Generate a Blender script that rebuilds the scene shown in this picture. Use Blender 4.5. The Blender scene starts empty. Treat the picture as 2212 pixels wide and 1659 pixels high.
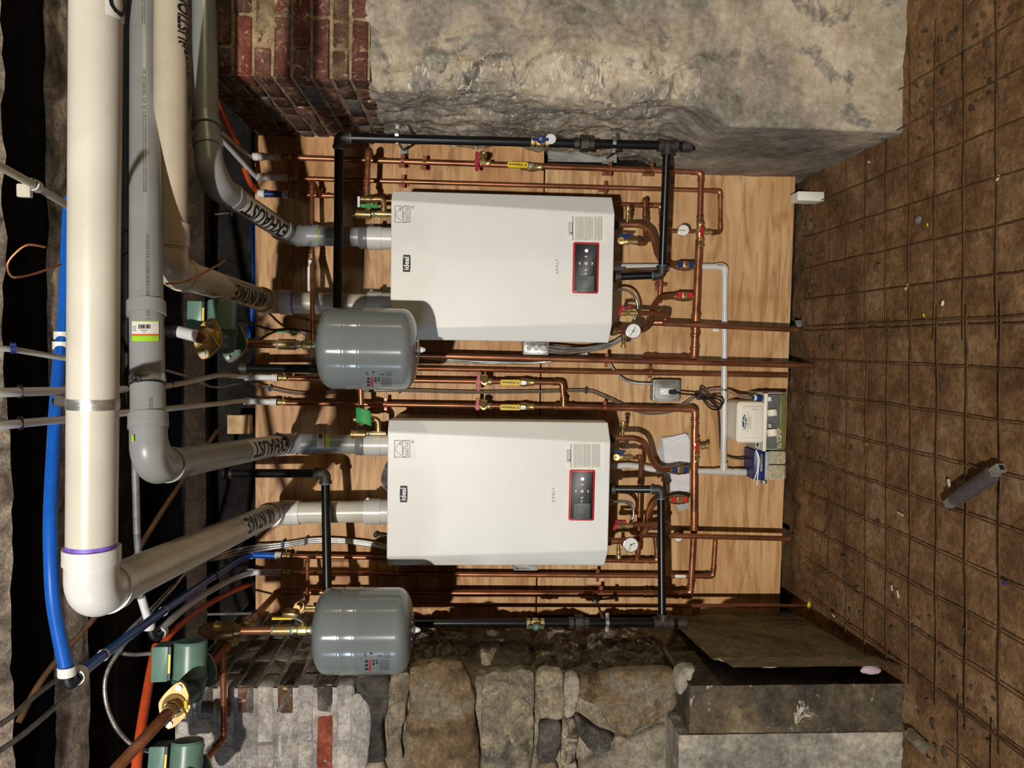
import bpy, bmesh, math, random
from mathutils import Vector, Matrix, noise as mn
random.seed(7)
V = Vector
SC = bpy.context.scene
COL = SC.collection
# ------------------------------------------------------------------ camera (photograph 2212 x 1659, held sideways)
FPX = 1600.0
CAM_H = 1.30
_Y = V((87.5/FPX, -94/FPX, 1)).normalized()
_D = V((-.017, 1, 0)); _D = (_D - _Y*_D.dot(_Y)).normalized()
_X = _D.cross(_Y)
AX = Matrix((_X, _Y, -_D))                 # rows: world axes seen from the camera (right, down, forward)
c_down = AX @ V((0,1,0)); c_right = AX @ V((1,0,0)); c_fwd = AX @ V((0,0,1))
cam = bpy.data.cameras.new('camera'); cam_o = bpy.data.objects.new('camera', cam); COL.objects.link(cam_o)
cam.sensor_fit = 'HORIZONTAL'; cam.sensor_width = 36; cam.lens = 36*FPX/2212; cam.clip_start = .02
m3 = Matrix((c_down, c_right, -c_fwd)).transposed()
cam_o.matrix_world = Matrix.Translation((0,0,CAM_H)) @ m3.to_4x4()
SC.camera = cam_o
SC.cycles.max_bounces = 7; SC.cycles.diffuse_bounces = 3; SC.cycles.glossy_bounces = 3; SC.cycles.transmission_bounces = 5; SC.cycles.caustics_reflective = False; SC.cycles.caustics_refractive = False
# ------------------------------------------------------------------ light: a bare bulb hung left of the photographer, lamp and window further off
wd = bpy.data.worlds.new('World'); SC.world = wd; wd.use_nodes = True
bg = wd.node_tree.nodes['Background']; bg.inputs[0].default_value = (1,.9,.78,1); bg.inputs[1].default_value = .035
def lamp(name, kind, loc, watts, col, size=.03, look=None, size_y=None):
    l = bpy.data.lights.new(name, kind); l.energy = watts; l.color = col
    if kind == 'AREA':
        l.size = size
        if size_y: l.shape = 'RECTANGLE'; l.size_y = size_y
    else: l.shadow_soft_size = size
    o = bpy.data.objects.new(name, l); COL.objects.link(o); o.location = loc
    if look: o.rotation_euler = (V(look)-V(loc)).to_track_quat('-Z','Y').to_euler()
    return o
lamp('bare_bulb_light', 'POINT', (-.68, -2.4, 2.27), 800, (1,.95,.87), .045)
lamp('far_lamp_light', 'POINT', (3.2, .9, 1.75), 55, (1,.86,.5), .08)
lamp('window_light', 'AREA', (-3.6, -.9, 1.75), 34, (.66,.82,1), .5, (0,2.3,1.5), .7)
SC.view_settings.view_transform = 'Standard'; SC.view_settings.look = 'None'
SC.view_settings.exposure = 0; SC.view_settings.gamma = 1; SC.view_settings.use_curve_mapping = False

# ------------------------------------------------------------------ measuring: a ray of the photograph met with a plane of the place
def ray(px, py): return AX @ V(((829.5-py)/FPX, (px-1106)/FPX, 1))
O3 = V((0,0,CAM_H))
def P(px, py, y):
    d = ray(px,py); return O3 + d*(y/d.y)
def PX(px, py, x):
    d = ray(px,py); return O3 + d*(x/d.x)
def PF(px, py, z=0):
    d = ray(px,py); return O3 + d*((z-CAM_H)/d.z)
def PN(px, py, p0, nrm):
    d = ray(px,py); return O3 + d*((p0-O3).dot(nrm)/d.dot(nrm))
def S(n, y): return n*y/FPX
DN, UP, LF, RT, NR, FR = V((0,0,-1)), V((0,0,1)), V((-1,0,0)), V((1,0,0)), V((0,-1,0)), V((0,1,0))
def lin(c): return tuple((v/12.92 if v<=.04045 else ((v+.055)/1.055)**2.4) for v in (x/255 for x in c))

# ------------------------------------------------------------------ materials
MATS = {}
class NT:
    def __init__(s, name):
        s.m = bpy.data.materials.new(name); s.m.use_nodes = True; s.t = s.m.node_tree
        s.b = s.t.nodes['Principled BSDF']; MATS[name] = s.m
    def n(s, t, **k):
        x = s.t.nodes.new(t)
        for a, v in k.items():
            if a.startswith('i_'):
                key = a[2:]; x.inputs[int(key) if key.isdigit() else key].default_value = v
            else: setattr(x, a, v)
        return x
    def l(s, a, b): s.t.links.new(a, b)
    def coord(s, scale=(1,1,1), rnd=False, kind='Object', rot=(0,0,0)):
        tc = s.n('ShaderNodeTexCoord'); mp = s.n('ShaderNodeMapping'); mp.inputs['Scale'].default_value = scale; mp.inputs['Rotation'].default_value = rot
        s.l(tc.outputs[kind], mp.inputs['Vector'])
        if rnd:
            oi = s.n('ShaderNodeObjectInfo'); mu = s.n('ShaderNodeVectorMath', operation='SCALE'); mu.inputs[0].default_value = (17,31,53)
            s.l(oi.outputs['Random'], mu.inputs['Scale']); s.l(mu.outputs[0], mp.inputs['Location'])
        return mp.outputs[0]
    def noise(s, vec, scale, detail=4, rough=.55, dist=0):
        x = s.n('ShaderNodeTexNoise'); x.inputs['Scale'].default_value = scale; x.inputs['Detail'].default_value = detail
        x.inputs['Roughness'].default_value = rough; x.inputs['Distortion'].default_value = dist; s.l(vec, x.inputs['Vector']); return x.outputs['Fac']
    def ramp(s, fac, stops, interp='LINEAR'):
        r = s.n('ShaderNodeValToRGB'); r.color_ramp.interpolation = interp; e = r.color_ramp.elements
        while len(e) < len(stops): e.new(.5)
        for k, (p, c) in enumerate(stops): e[k].position = p; e[k].color = (*lin(c),1) if len(c)==3 else c
        s.l(fac, r.inputs[0]); return r.outputs[0]
    def mix(s, fac, a, b, mode='MIX'):
        x = s.n('ShaderNodeMix', data_type='RGBA', blend_type=mode)
        for v, i in ((fac,0),(a,6),(b,7)):
            if hasattr(v,'node'): s.l(v, x.inputs[i])
            elif i: x.inputs[i].default_value = (*lin(v),1)
            else: x.inputs[i].default_value = v
        return x.outputs[2]
    def bump(s, h, strength, dist=.002):
        x = s.n('ShaderNodeBump'); x.inputs['Strength'].default_value = strength; x.inputs['Distance'].default_value = dist; s.l(h, x.inputs['Height'])
        s.l(x.outputs[0], s.b.inputs['Normal'])
    def set(s, col=None, rough=None, metal=None, spec=None):
        for v, k in ((col,'Base Color'),(rough,'Roughness'),(metal,'Metallic'),(spec,'Specular IOR Level')):
            if v is None: continue
            if hasattr(v,'node'): s.l(v, s.b.inputs[k])
            elif k == 'Base Color': s.b.inputs[k].default_value = (*lin(v),1)
            else: s.b.inputs[k].default_value = v
        return s
def simple(name, c, rough=.5, metal=0, var=.12, scale=30, bump=0, spec=None, coat=0):
    t = NT(name); vec = t.coord(rnd=True); f = t.noise(vec, scale)
    lo = tuple(max(0,x*(1-var)) for x in c); hi = tuple(min(255,x*(1+var*.6)) for x in c)
    t.set(t.ramp(f, [(.3,lo),(.7,hi)]), rough, metal, spec)
    if bump: t.bump(t.noise(vec, scale*4), bump)
    if coat: t.b.inputs['Coat Weight'].default_value = coat; t.b.inputs['Coat Roughness'].default_value = .12
    return t
def metal(name, c, dark, rough=.3, scale=40, met=1.0):
    t = NT(name); vec = t.coord((1,1,.35), rnd=True); f = t.noise(vec, scale, 5, .6)
    t.set(t.ramp(f, [(.32,dark),(.62,c)]), None, met)
    r = t.ramp(t.noise(vec, scale*2), [(.2,(rough*.7,)*3+(1,)),(.8,(min(1,rough*1.5),)*3+(1,))]); t.set(rough=r); return t
metal('copper', (178,116,82), (124,78,53), .31, 14, .72)
metal('copper_clamp', (160,92,68), (120,66,48), .45, 60, .5)
metal('brass', (206,178,118), (158,132,80), .32, 50, .7)
simple('brass_cast', (190,156,96), .46, .35, .12, 40, .1)
metal('bronze', (164,132,86), (112,88,56), .34, 40, .7)
metal('steel', (204,204,200), (150,150,148), .30, 40, .8)
metal('zinc', (170,170,164), (124,124,120), .46, 30, .6)
metal('chrome', (220,220,220), (190,190,190), .12, 40)
simple('black_pipe', (17,17,17), .32, 0, .3, 40, spec=.35)
simple('malleable_iron', (62,56,50), .5, .35, .35, 60, .25)
simple('thread_tape', (96,136,150), .6, 0, .3, 90)
simple('cream_pvc', (202,196,180), .30, 0, .05, 8)
simple('tan_pvc', (192,180,158), .34, 0, .06, 8)
simple('white_pvc', (212,209,203), .3, 0, .04, 8)
simple('grey_pp', (143,144,144), .36, 0, .05, 10)
simple('grey_pp_dark', (112,114,116), .34, 0, .06, 10)
simple('seal_white', (222,220,214), .5, 0, .05)
simple('enamel', (226,225,220), .42, 0, .02, 5, spec=.5)
simple('boiler_chassis', (96,92,86), .5, .3, .1)
simple('print_dim', (74,78,77), .5, 0, .05)
simple('dark_plastic', (26,28,30), .42, 0, .1)
t = simple('tank_paint', (116,122,122), .2, 0, .04, 6, spec=.7, coat=.25)
tg = t.n('ShaderNodeTangent', direction_type='RADIAL', axis='Z'); t.l(tg.outputs[0], t.b.inputs['Tangent']); t.b.inputs['Anisotropic'].default_value = .9; t.b.inputs['Anisotropic Rotation'].default_value = .25
simple('green_paint', (98,130,116), .36, 0, .08, 20, .05)
simple('green_dark', (52,84,72), .45, 0, .1, 20)
simple('blue_pex', (22,92,190), .28, 0, .06)
simple('blue_navy', (22,44,104), .4, 0, .08)
simple('orange_pex', (214,84,40), .34, 0, .08)
simple('red_plastic', (196,36,40), .4, 0, .08)
simple('red_lever', (172,28,44), .36, 0, .1)
simple('yellow_vinyl', (234,202,36), .42, 0, .06)
simple('white_vinyl', (228,228,224), .4, 0, .05)
simple('green_vinyl', (48,150,76), .6, 0, .1)
simple('black_rubber', (20,20,21), .45, 0, .15)
simple('print_black', (22,22,24), .6, 0, .05)
simple('print_grey', (110,110,106), .6, 0, .05)
simple('print_pale', (196,194,186), .6, 0, .03)
simple('print_white', (238,238,236), .5, 0, .02)
simple('label_white', (226,224,218), .45, 0, .03)
simple('label_cream', (232,230,218), .5, 0, .02)
simple('label_lime', (160,214,40), .45, 0, .04)
simple('label_orange', (226,98,50), .45, 0, .04)
simple('label_red', (150,40,56), .5, 0, .04)
simple('purple_primer', (120,92,196), .5, 0, .2, 120)
simple('lcd', (74,80,76), .5, 0, .03)
simple('paper', (226,222,226), .7, 0, .03)
simple('paper_grey', (178,178,182), .7, 0, .03)
simple('rag_cloth', (126,122,120), .9, 0, .2, 60, .4)
simple('foam_grey', (70,60,58), .85, 0, .2, 90, .3)
simple('pink_foam', (196,168,178), .9, 0, .1, 60, .4)
simple('rust_wire', (92,64,38), .75, .2, .35, 25)
simple('pale_chip', (206,198,178), .8, 0, .2, 50)
simple('new_wood', (206,172,124), .7, 0, .15, 20)
simple('pump_base', (176,176,168), .5, 0, .12, 60)
simple('pump_cover', (238,230,212), .28, 0, .02, 8)
simple('marble_chip', (206,196,164), .5, 0, .2, 90)
simple('moss_liquid', (110,108,62), .2, 0, .1, 30)
simple('yellow_cap', (228,214,40), .5, 0, .06)
for nm, c, a in (('clear_tube',(232,222,206),.55),('clear_plastic',(235,238,232),.35)):
    t = NT(nm); t.set(c, .12); t.b.inputs['Transmission Weight'].default_value = .85; t.b.inputs['IOR'].default_value = 1.2
t = NT('white_pex'); t.set((226,226,226), .3); t.b.inputs['Subsurface Weight'].default_value = .1
t = NT('led'); t.set((255,255,255), .4); t.b.inputs['Emission Color'].default_value = (1,1,1,1); t.b.inputs['Emission Strength'].default_value = .8
# plywood: grain across, cathedral streaks
def plyw(name, dark, mid, pale, seed):
    t = NT(name); n1 = t.noise(t.coord((.8,1,1.4)), 2.6, 3, .5, .6)
    w = t.n('ShaderNodeTexWave', wave_type='BANDS', bands_direction='Z'); w.inputs['Scale'].default_value = 2.4; w.inputs['Distortion'].default_value = 11; w.inputs['Detail'].default_value = 2.5; w.inputs['Detail Scale'].default_value = .8
    t.l(t.coord((.55,1,2.2), rot=(0,.1,seed)), w.inputs['Vector'])
    flame = t.noise(t.coord((2.0,1,15), rot=(0,.06,0)), 1.6, 5, .58, 1.3); fine = t.noise(t.coord((9,9,170)), 1.2, 3, .6)
    col = t.mix(t.ramp(n1, [(.35,(0,0,0)),(.65,(255,255,255))]), mid, pale)
    col = t.mix(t.ramp(w.outputs['Fac'], [(.5,(0,0,0)),(.95,(120,120,120))]), col, dark)
    col = t.mix(t.ramp(flame, [(.47,(0,0,0)),(.62,(225,225,225))]), col, dark)
    col = t.mix(t.ramp(fine, [(.35,(130,130,130)),(.6,(0,0,0))]), col, tuple(x*.82 for x in mid))
    col = t.mix(t.ramp(t.noise(t.coord((1,1,1.6)), 3.1, 3), [(.52,(0,0,0)),(.7,(110,110,110))]), col, tuple(x*.9 for x in dark))
    t.set(col, .55); t.bump(fine, .12, .001)
plyw('plywood', (150,99,54), (200,147,92), (220,175,121), .0)
plyw('plywood_lower', (164,116,69), (206,159,105), (224,185,135), 2.0)
def rough_mat(name, stops, scale, rough=.85, bump=.5, bdist=.004, fleck=None, dist=.4, rnd=False, fine=14, fleck_at=(.64,.72)):
    t = NT(name); vec = t.coord(rnd=rnd); n1 = t.noise(vec, scale, 8, .64, dist); col = t.ramp(n1, [(.5+(p-.5)*.62,c) for p,c in stops])
    n2 = t.noise(vec, scale*fine, 5, .72); n3 = t.noise(vec, scale*4.2, 6, .7, .6)
    col = t.mix(.62, col, t.ramp(n2, [(.34,(82,80,78)),(.66,(182,182,180))]), 'OVERLAY'); col = t.mix(.5, col, t.ramp(n3, [(.36,(78,76,74)),(.64,(182,182,180))]), 'OVERLAY')
    if fleck:
        f = t.ramp(t.noise(vec, scale*3.3, 6, .75, .8), [(fleck_at[0]-.04,(0,0,0)),(fleck_at[1]-.05,(255,255,255))]); col = t.mix(f, col, fleck)
    hh = t.mix(.5, t.ramp(n3,[(0,(0,0,0)),(1,(255,255,255))]), t.ramp(n2,[(0,(0,0,0)),(1,(255,255,255))]))
    t.set(col, rough, spec=.25); t.bump(hh, min(1,bump*1.3), bdist*1.2); return t
t = NT('concrete'); vec = t.coord(); big = t.noise(vec, 2.3, 6, .6, .6); blot = t.noise(vec, 5.2, 7, .65, 1.6); fine = t.noise(vec, 46, 6, .72); mid = t.noise(vec, 15, 6, .7, .5)
col = t.ramp(big, [(.30,(156,147,133)),(.44,(190,181,166)),(.56,(212,204,190)),(.72,(226,219,207))])
col = t.mix(t.ramp(blot, [(.54,(0,0,0)),(.66,(210,210,210))]), col, (116,107,96)); col = t.mix(t.ramp(t.noise(vec, 3.7, 5, .6, 1.0), [(.57,(0,0,0)),(.72,(150,150,150))]), col, (164,151,128))
col = t.mix(.75, col, t.ramp(fine, [(.3,(88,86,84)),(.7,(176,176,174))]), 'OVERLAY'); col = t.mix(.45, col, t.ramp(mid, [(.32,(84,84,84)),(.68,(180,180,180))]), 'OVERLAY')
sx = t.n('ShaderNodeSeparateXYZ'); t.l(vec, sx.inputs[0])
def band(o, a, b_, c, d):
    u = t.n('ShaderNodeMapRange', interpolation_type='SMOOTHSTEP'); u.inputs[1].default_value = a; u.inputs[2].default_value = b_; t.l(o, u.inputs[0])
    w = t.n('ShaderNodeMapRange', interpolation_type='SMOOTHSTEP'); w.inputs[1].default_value = c; w.inputs[2].default_value = d; w.inputs[3].default_value = 1; w.inputs[4].default_value = 0; t.l(o, w.inputs[0])
    m = t.n('ShaderNodeMath', operation='MULTIPLY'); t.l(u.outputs[0], m.inputs[0]); t.l(w.outputs[0], m.inputs[1]); return m.outputs[0]
def mul(a, b_): m = t.n('ShaderNodeMath', operation='MULTIPLY'); t.l(a, m.inputs[0]); t.l(b_, m.inputs[1]); return m.outputs[0]
zone = mul(band(sx.outputs[0], .60,.68,.80,.90), band(sx.outputs[2], .55,.75,1.5,1.62))      # lime crust along the broken corner
crust = t.ramp(t.noise(t.coord((1,1,2.2)), 15, 8, .78, 2.4), [(.55,(0,0,0)),(.62,(255,255,255))]); dk = t.ramp(t.noise(t.coord((1,1,1.8)), 9, 7, .7, 2.0), [(.56,(0,0,0)),(.63,(230,230,230))])
col = t.mix(mul(dk, zone), col, (84,78,70)); col = t.mix(mul(crust, zone), col, (228,220,198))
t.set(col, .85, spec=.25); t.bump(t.mix(.5, t.ramp(mid,[(0,(0,0,0)),(1,(255,255,255))]), t.ramp(fine,[(0,(0,0,0)),(1,(255,255,255))])), .8, .006)
rough_mat('concrete_smooth', [(.3,(134,125,108)),(.5,(172,162,142)),(.7,(188,178,158))], 3.2, .8, .3, .003)
rough_mat('concrete_pale', [(.3,(150,144,132)),(.55,(192,184,168)),(.75,(206,200,186))], 4, .85, .45, .004)
rough_mat('concrete_stained', [(.3,(78,70,58)),(.5,(112,98,78)),(.62,(140,120,90)),(.75,(160,148,126))], 4.5, .7, .4, .003, (186,176,158))
rough_mat('mortar', [(.3,(150,130,98)),(.55,(194,172,134)),(.75,(214,196,160))], 9, .95, .9, .006)
rough_mat('mortar_painted', [(.3,(156,150,144)),(.55,(198,191,184)),(.75,(214,208,202))], 8, .9, .8, .005)
rough_mat('mortar_tan', [(.3,(138,124,104)),(.5,(176,162,138)),(.75,(200,186,162))], 12, .95, .9, .005, (82,72,60), fleck_at=(.64,.71))
rough_mat('brick_red', [(.3,(104,66,56)),(.45,(132,82,68)),(.6,(148,102,88)),(.75,(166,134,116))], 11, .9, .7, .003, (190,166,134), rnd=True, fleck_at=(.6,.7))
rough_mat('brick_brown', [(.3,(86,64,50)),(.5,(116,84,66)),(.7,(142,114,92))], 11, .9, .7, .003, (186,164,132), rnd=True, fleck_at=(.6,.7))
rough_mat('brick_bright', [(.3,(120,62,52)),(.5,(148,78,64)),(.7,(164,112,96))], 11, .9, .7, .003, (196,168,138), rnd=True, fleck_at=(.62,.72))
rough_mat('brick_painted', [(.3,(168,160,154)),(.5,(200,194,188)),(.72,(214,208,202))], 9, .85, .6, .003, (150,100,84), rnd=True, fleck_at=(.7,.76))
rough_mat('brick_grey', [(.3,(92,84,78)),(.5,(134,124,116)),(.7,(160,150,140))], 11, .85, .8, .004, (196,188,178), rnd=True, fleck_at=(.64,.72))
rough_mat('brick_orange', [(.3,(150,74,54)),(.5,(176,90,66)),(.7,(190,112,88))], 9, .85, .5, .002, (210,198,186), rnd=True, fleck_at=(.7,.76))
rough_mat('stone_brown', [(.26,(84,66,48)),(.42,(130,105,76)),(.56,(156,130,98)),(.68,(150,137,116)),(.8,(176,162,138))], 6, .85, .9, .008, (206,194,168), .9, fleck_at=(.68,.74))
rough_mat('stone_grey', [(.26,(98,90,80)),(.42,(146,135,118)),(.58,(176,160,132)),(.78,(200,186,160))], 7, .85, .9, .008, (196,184,160), 1.2, fleck_at=(.66,.74))
rough_mat('stone_dark', [(.28,(58,54,50)),(.5,(98,91,84)),(.75,(134,125,114))], 8, .8, .8, .006, (150,140,126), .8, fleck_at=(.68,.76))
rough_mat('stone_pale', [(.28,(142,130,112)),(.5,(180,168,148)),(.75,(200,190,170))], 7, .9, .7, .006)
rough_mat('stone_layered', [(.28,(96,84,70)),(.42,(152,138,118)),(.56,(196,184,162)),(.75,(228,218,200))], 12, .75, 1.0, .011, (224,216,198), 2.6, fleck_at=(.64,.72))
rough_mat('plaster', [(.3,(178,172,164)),(.55,(204,198,190)),(.75,(216,212,204))], 8, .9, .5, .003)
rough_mat('dirt', [(.26,(120,86,55)),(.5,(158,118,79)),(.7,(180,143,104))], 5, .95, .8, .006, None, .2)
rough_mat('rubble', [(.28,(84,66,48)),(.5,(122,100,74)),(.75,(152,130,102))], 20, .95, .6, .004, rnd=True)
rough_mat('weathered_beam', [(.26,(116,100,86)),(.44,(178,163,146)),(.6,(208,196,180)),(.8,(224,215,202))], 9, .9, .9, .006, (110,84,62), 1.0, fleck_at=(.66,.74))
rough_mat('old_joist', [(.28,(62,47,35)),(.5,(108,84,62)),(.75,(138,112,86))], 10, .9, .6, .004)
rough_mat('shaded_joist', [(.28,(36,28,21)),(.5,(62,48,36)),(.75,(84,66,50))], 10, .9, .6, .004)  # old_joist darkened: shade from pipes and joists is put into the colour
rough_mat('soot_shade_boards', [(.28,(22,20,18)),(.5,(36,33,30)),(.75,(50,46,42))], 6, .95, .5, .004)
rough_mat('soot_wall', [(.28,(26,24,22)),(.5,(44,40,37)),(.75,(62,57,52))], 6, .95, .6, .006)
def mat(n): return MATS[n]

# ------------------------------------------------------------------ mesh builder
class B:
    def __init__(s): s.v = []; s.f = []
    def ring(s, c, u, w, r, n, ph=0):
        i = len(s.v)
        for k in range(n):
            a = 2*math.pi*k/n+ph; s.v.append(c+u*(r*math.cos(a))+w*(r*math.sin(a)))
        return i
    def bridge(s, a, b, n):
        for k in range(n):
            q = (k+1)%n; s.f.append((a+k,a+q,b+q,b+k))
    def cap(s, a, n, flip=False):
        t = tuple(range(a,a+n)); s.f.append(t[::-1] if flip else t)
    def tube(s, pts, r, n=16, caps=True):
        pts = [p for k,p in enumerate(pts) if k==0 or (p-pts[k-1]).length>1e-6]
        m = len(pts); rs = r if isinstance(r,(list,tuple)) else [r]*m
        t0 = (pts[1]-pts[0]).normalized(); u = t0.orthogonal().normalized(); prev = t0; last = None
        for k in range(m):
            ta = (pts[k]-pts[k-1]).normalized() if k else t0
            tb = (pts[k+1]-pts[k]).normalized() if k<m-1 else ta
            t = (ta+tb).normalized()
            u = (prev.rotation_difference(t) @ u); u = (u - t*u.dot(t)).normalized(); prev = t
            w = t.cross(u); sc = 1/max(.35,t.dot(tb))
            i = s.ring(pts[k], u, w, rs[k]*min(sc,1.6), n)
            if last is not None: s.bridge(last, i, n)
            elif caps: s.cap(i, n, True)
            last = i
        if caps: s.cap(last, n)
        return s
    def lathe(s, p, d, prof, n=16, u=None, caps=True, ph=0):
        d = d.normalized(); u = (u - d*u.dot(d)).normalized() if u else d.orthogonal().normalized(); w = d.cross(u); last = None
        for (t, r) in prof:
            i = s.ring(p+d*t, u, w, max(r,1e-5), n, ph)
            if last is None:
                if caps: s.cap(i, n, True)
            else: s.bridge(last, i, n)
            last = i
        if caps: s.cap(last, n)
        return s
    def box(s, c, ex, ey, ez):
        i = len(s.v)
        for a in (-1,1):
            for b in (-1,1):
                for d in (-1,1): s.v.append(c+ex*a+ey*b+ez*d)
        s.f += [tuple(i+k for k in q) for q in ((0,1,3,2),(4,6,7,5),(0,4,5,1),(2,3,7,6),(0,2,6,4),(1,5,7,3))]; return s
    def prism(s, poly, ext):
        i = len(s.v); n = len(poly); s.v += list(poly)+[p+ext for p in poly]
        s.f.append(tuple(range(i,i+n))[::-1]); s.f.append(tuple(range(i+n,i+2*n)))
        for k in range(n): q=(k+1)%n; s.f.append((i+k,i+q,i+n+q,i+n+k))
        return s
    def rbox(s, c, ex, ey, ez, r, n=5):
        """box whose outline in ex/ey has rounded corners, thickness ez, with a small front chamfer"""
        lx, ly = ex.length, ey.length; ux, uy = ex/lx, ey/ly; r = min(r, lx*.99, ly*.99)
        out = []
        for (sx,sy,a0) in ((1,1,0),(-1,1,90),(-1,-1,180),(1,-1,270)):
            for k in range(n+1):
                a = math.radians(a0+90*k/n); out.append((sx*(lx-r)+r*math.cos(a), sy*(ly-r)+r*math.sin(a)))
        m = len(out); ch = min(r*.35, ez.length*.5); last = None
        for (z, inset) in ((-1,0),(1-ch/ez.length,0),(1,ch)):
            i = len(s.v); fx, fy = 1-inset/lx, 1-inset/ly
            for (x,y) in out: s.v.append(c+ux*(x*fx)+uy*(y*fy)+ez*z)
            if last is None: s.cap(i, m, True)
            else: s.bridge(last, i, m)
            last = i
        s.cap(last, m); return s
    def sphere(s, c, r, n=12, sq=V((1,1,1))):
        rings = []
        for k in range(1,n//2):
            a = math.pi*k/(n//2); i = len(s.v)
            for j in range(n):
                b = 2*math.pi*j/n; s.v.append(c+V((r*math.sin(a)*math.cos(b)*sq.x, r*math.sin(a)*math.sin(b)*sq.y, r*math.cos(a)*sq.z)))
            rings.append(i)
        for a,b in zip(rings,rings[1:]): s.bridge(b,a,n)
        s.cap(rings[0],n); s.cap(rings[-1],n,True); return s
    def grid(s, nu, nv, fn):
        i = len(s.v)
        for a in range(nu+1):
            for b in range(nv+1): s.v.append(fn(a/nu,b/nv))
        for a in range(nu):
            for b in range(nv):
                k = i+a*(nv+1)+b; s.f.append((k,k+1,k+nv+2,k+nv+1))
        return s
    def obj(s, name, m, parent=None, angle=38, label=None, flat=False, fix=True):
        me = bpy.data.meshes.new(name); me.from_pydata([tuple(p) for p in s.v], [], s.f)
        if fix:
            bm = bmesh.new(); bm.from_mesh(me); bmesh.ops.recalc_face_normals(bm, faces=bm.faces); bm.to_mesh(me); bm.free()
        if not flat:
            me.polygons.foreach_set('use_smooth',[True]*len(me.polygons)); me.set_sharp_from_angle(angle=math.radians(angle))
        me.materials.append(mat(m)); me.update()
        return link(bpy.data.objects.new(name, me), parent, label)
def link(o, parent=None, label=None):
    COL.objects.link(o)
    if parent is not None:
        o.parent = parent
        if parent.type == 'EMPTY': o.location = -parent.location
    if label: o['label'] = label
    return o
def tag(o, label, cat, group=None, kind=None):
    o['label'] = label
    if cat: o['category'] = cat
    if group: o['group'] = group
    if kind: o['kind'] = kind
    return o
def thing(name, label, cat, loc=(0,0,0), group=None):
    o = bpy.data.objects.new(name, None); COL.objects.link(o); o.location = loc; o.empty_display_size = .02
    return tag(o, label, cat, group)
def struct(o): o['kind'] = 'structure'; return o
def fillet(pts, R, n=6):
    out = [pts[0]]
    for k in range(1,len(pts)-1):
        a,b,c = pts[k-1],pts[k],pts[k+1]; u=(a-b); w=(c-b); lu,lw=u.length,w.length; u/=lu; w/=lw
        ang = math.acos(max(-1,min(1,u.dot(w))))
        if ang > math.radians(176): out.append(b); continue
        t = min(R/math.tan(ang/2), lu*.49, lw*.49); r = t*math.tan(ang/2)
        bis=(u+w).normalized(); ctr=b+bis*(r/math.sin(ang/2)); s=b+u*t; e=b+w*t
        v0=s-ctr; v1=e-ctr; q=v0.rotation_difference(v1); ax,th=q.to_axis_angle()
        for j in range(n+1): out.append(ctr+Matrix.Rotation(th*j/n,3,ax)@v0)
    out.append(pts[-1]); return out
def spline(pts, n=8):
    out=[]; m=len(pts)
    for k in range(m-1):
        p0=pts[max(k-1,0)];p1=pts[k];p2=pts[k+1];p3=pts[min(k+2,m-1)]
        for j in range(n):
            t=j/n; out.append(.5*((2*p1)+(p2-p0)*t+(2*p0-5*p1+4*p2-p3)*t*t+(3*p1-p0-3*p2+p3)*t**3))
    out.append(pts[-1]); return out
def nearest(path, q):
    best=None
    for a,b in zip(path,path[1:]):
        d=b-a; L=d.length; t=max(0,min(1,(q-a).dot(d)/(L*L))); p=a+d*t; e=(p-q).length
        if best is None or e<best[0]: best=(e,p,d/L)
    return best[1],best[2]
def pts3(path, y=None): return [P(*p) if len(p)==3 else P(p[0],p[1],y) for p in path]

# ------------------------------------------------------------------ pressed copper: pipe run with elbows, couplings, tees as parts
def bead(b, p, d, r, L):
    """a pressed socket end: collar L long with a raised bead"""
    b.lathe(p, d, [(0,r*1.02),(0,r*1.12),(L*.30,r*1.12),(L*.38,r*1.27),(L*.55,r*1.3),(L*.7,r*1.27),(L*.78,r*1.12),(L,r*1.12),(L,r*1.02)], 16, caps=False)
def run(name, label, path, tpx, cat='copper pipe', m='copper', y=None, R=None, elbows=True, couplings=(), tees=(), group=None, seg=16, t=None, angle=45):
    pp = pts3(path, y); r = S(tpx, path[0][2] if len(path[0])==3 else y)/2; R = R or r*2.1
    cen = sum(pp, V())/len(pp); low = min(pp, key=lambda q:q.z)
    t = t or thing(name, label, cat, low, group)
    B().tube(fillet(pp, R, 7), r, seg).obj('pipe', m, t)
    if elbows:
        for k in range(1,len(pp)-1):
            a,b,c = pp[k-1],pp[k],pp[k+1]; u=(a-b).normalized(); w=(c-b).normalized(); ang=u.angle(w)
            if ang > math.radians(170): continue
            tl = min(R/math.tan(ang/2), (a-b).length*.48, (c-b).length*.48); L=min(r*1.7,tl*1.2)
            e=B(); e.tube(fillet([b+u*(tl+L*.2), b, b+w*(tl+L*.2)], R, 8), r*1.13, seg, False)
            bead(e, b+u*tl, u, r, L); bead(e, b+w*tl, w, r, L); e.obj('elbow', m, t)
    for q in couplings:
        p,d = nearest(pp, P(q[0],q[1],q[2] if len(q)>2 and q[2] else path[0][-1] if len(path[0])==3 else y)); L = r*1.7
        e=B(); bead(e,p,d,r,L); bead(e,p,-d,r,L); e.obj('coupling', m, t)
    for q in tees:
        p,d = nearest(pp, P(q[0],q[1],y or path[0][2])); side=q[2].normalized(); e=B(); L=r*1.7
        e.tube([p-d*r*1.9,p+d*r*1.9], r*1.13, seg, False); bead(e,p+d*r*1.5,d,r,L); bead(e,p-d*r*1.5,-d,r,L)
        e.tube([p,p+side*r*2.2], r*1.1, seg, False); bead(e,p+side*r*1.6,side,r*(q[3] if len(q)>3 else .98),L); e.obj('tee', m, t)
    return t
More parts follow.
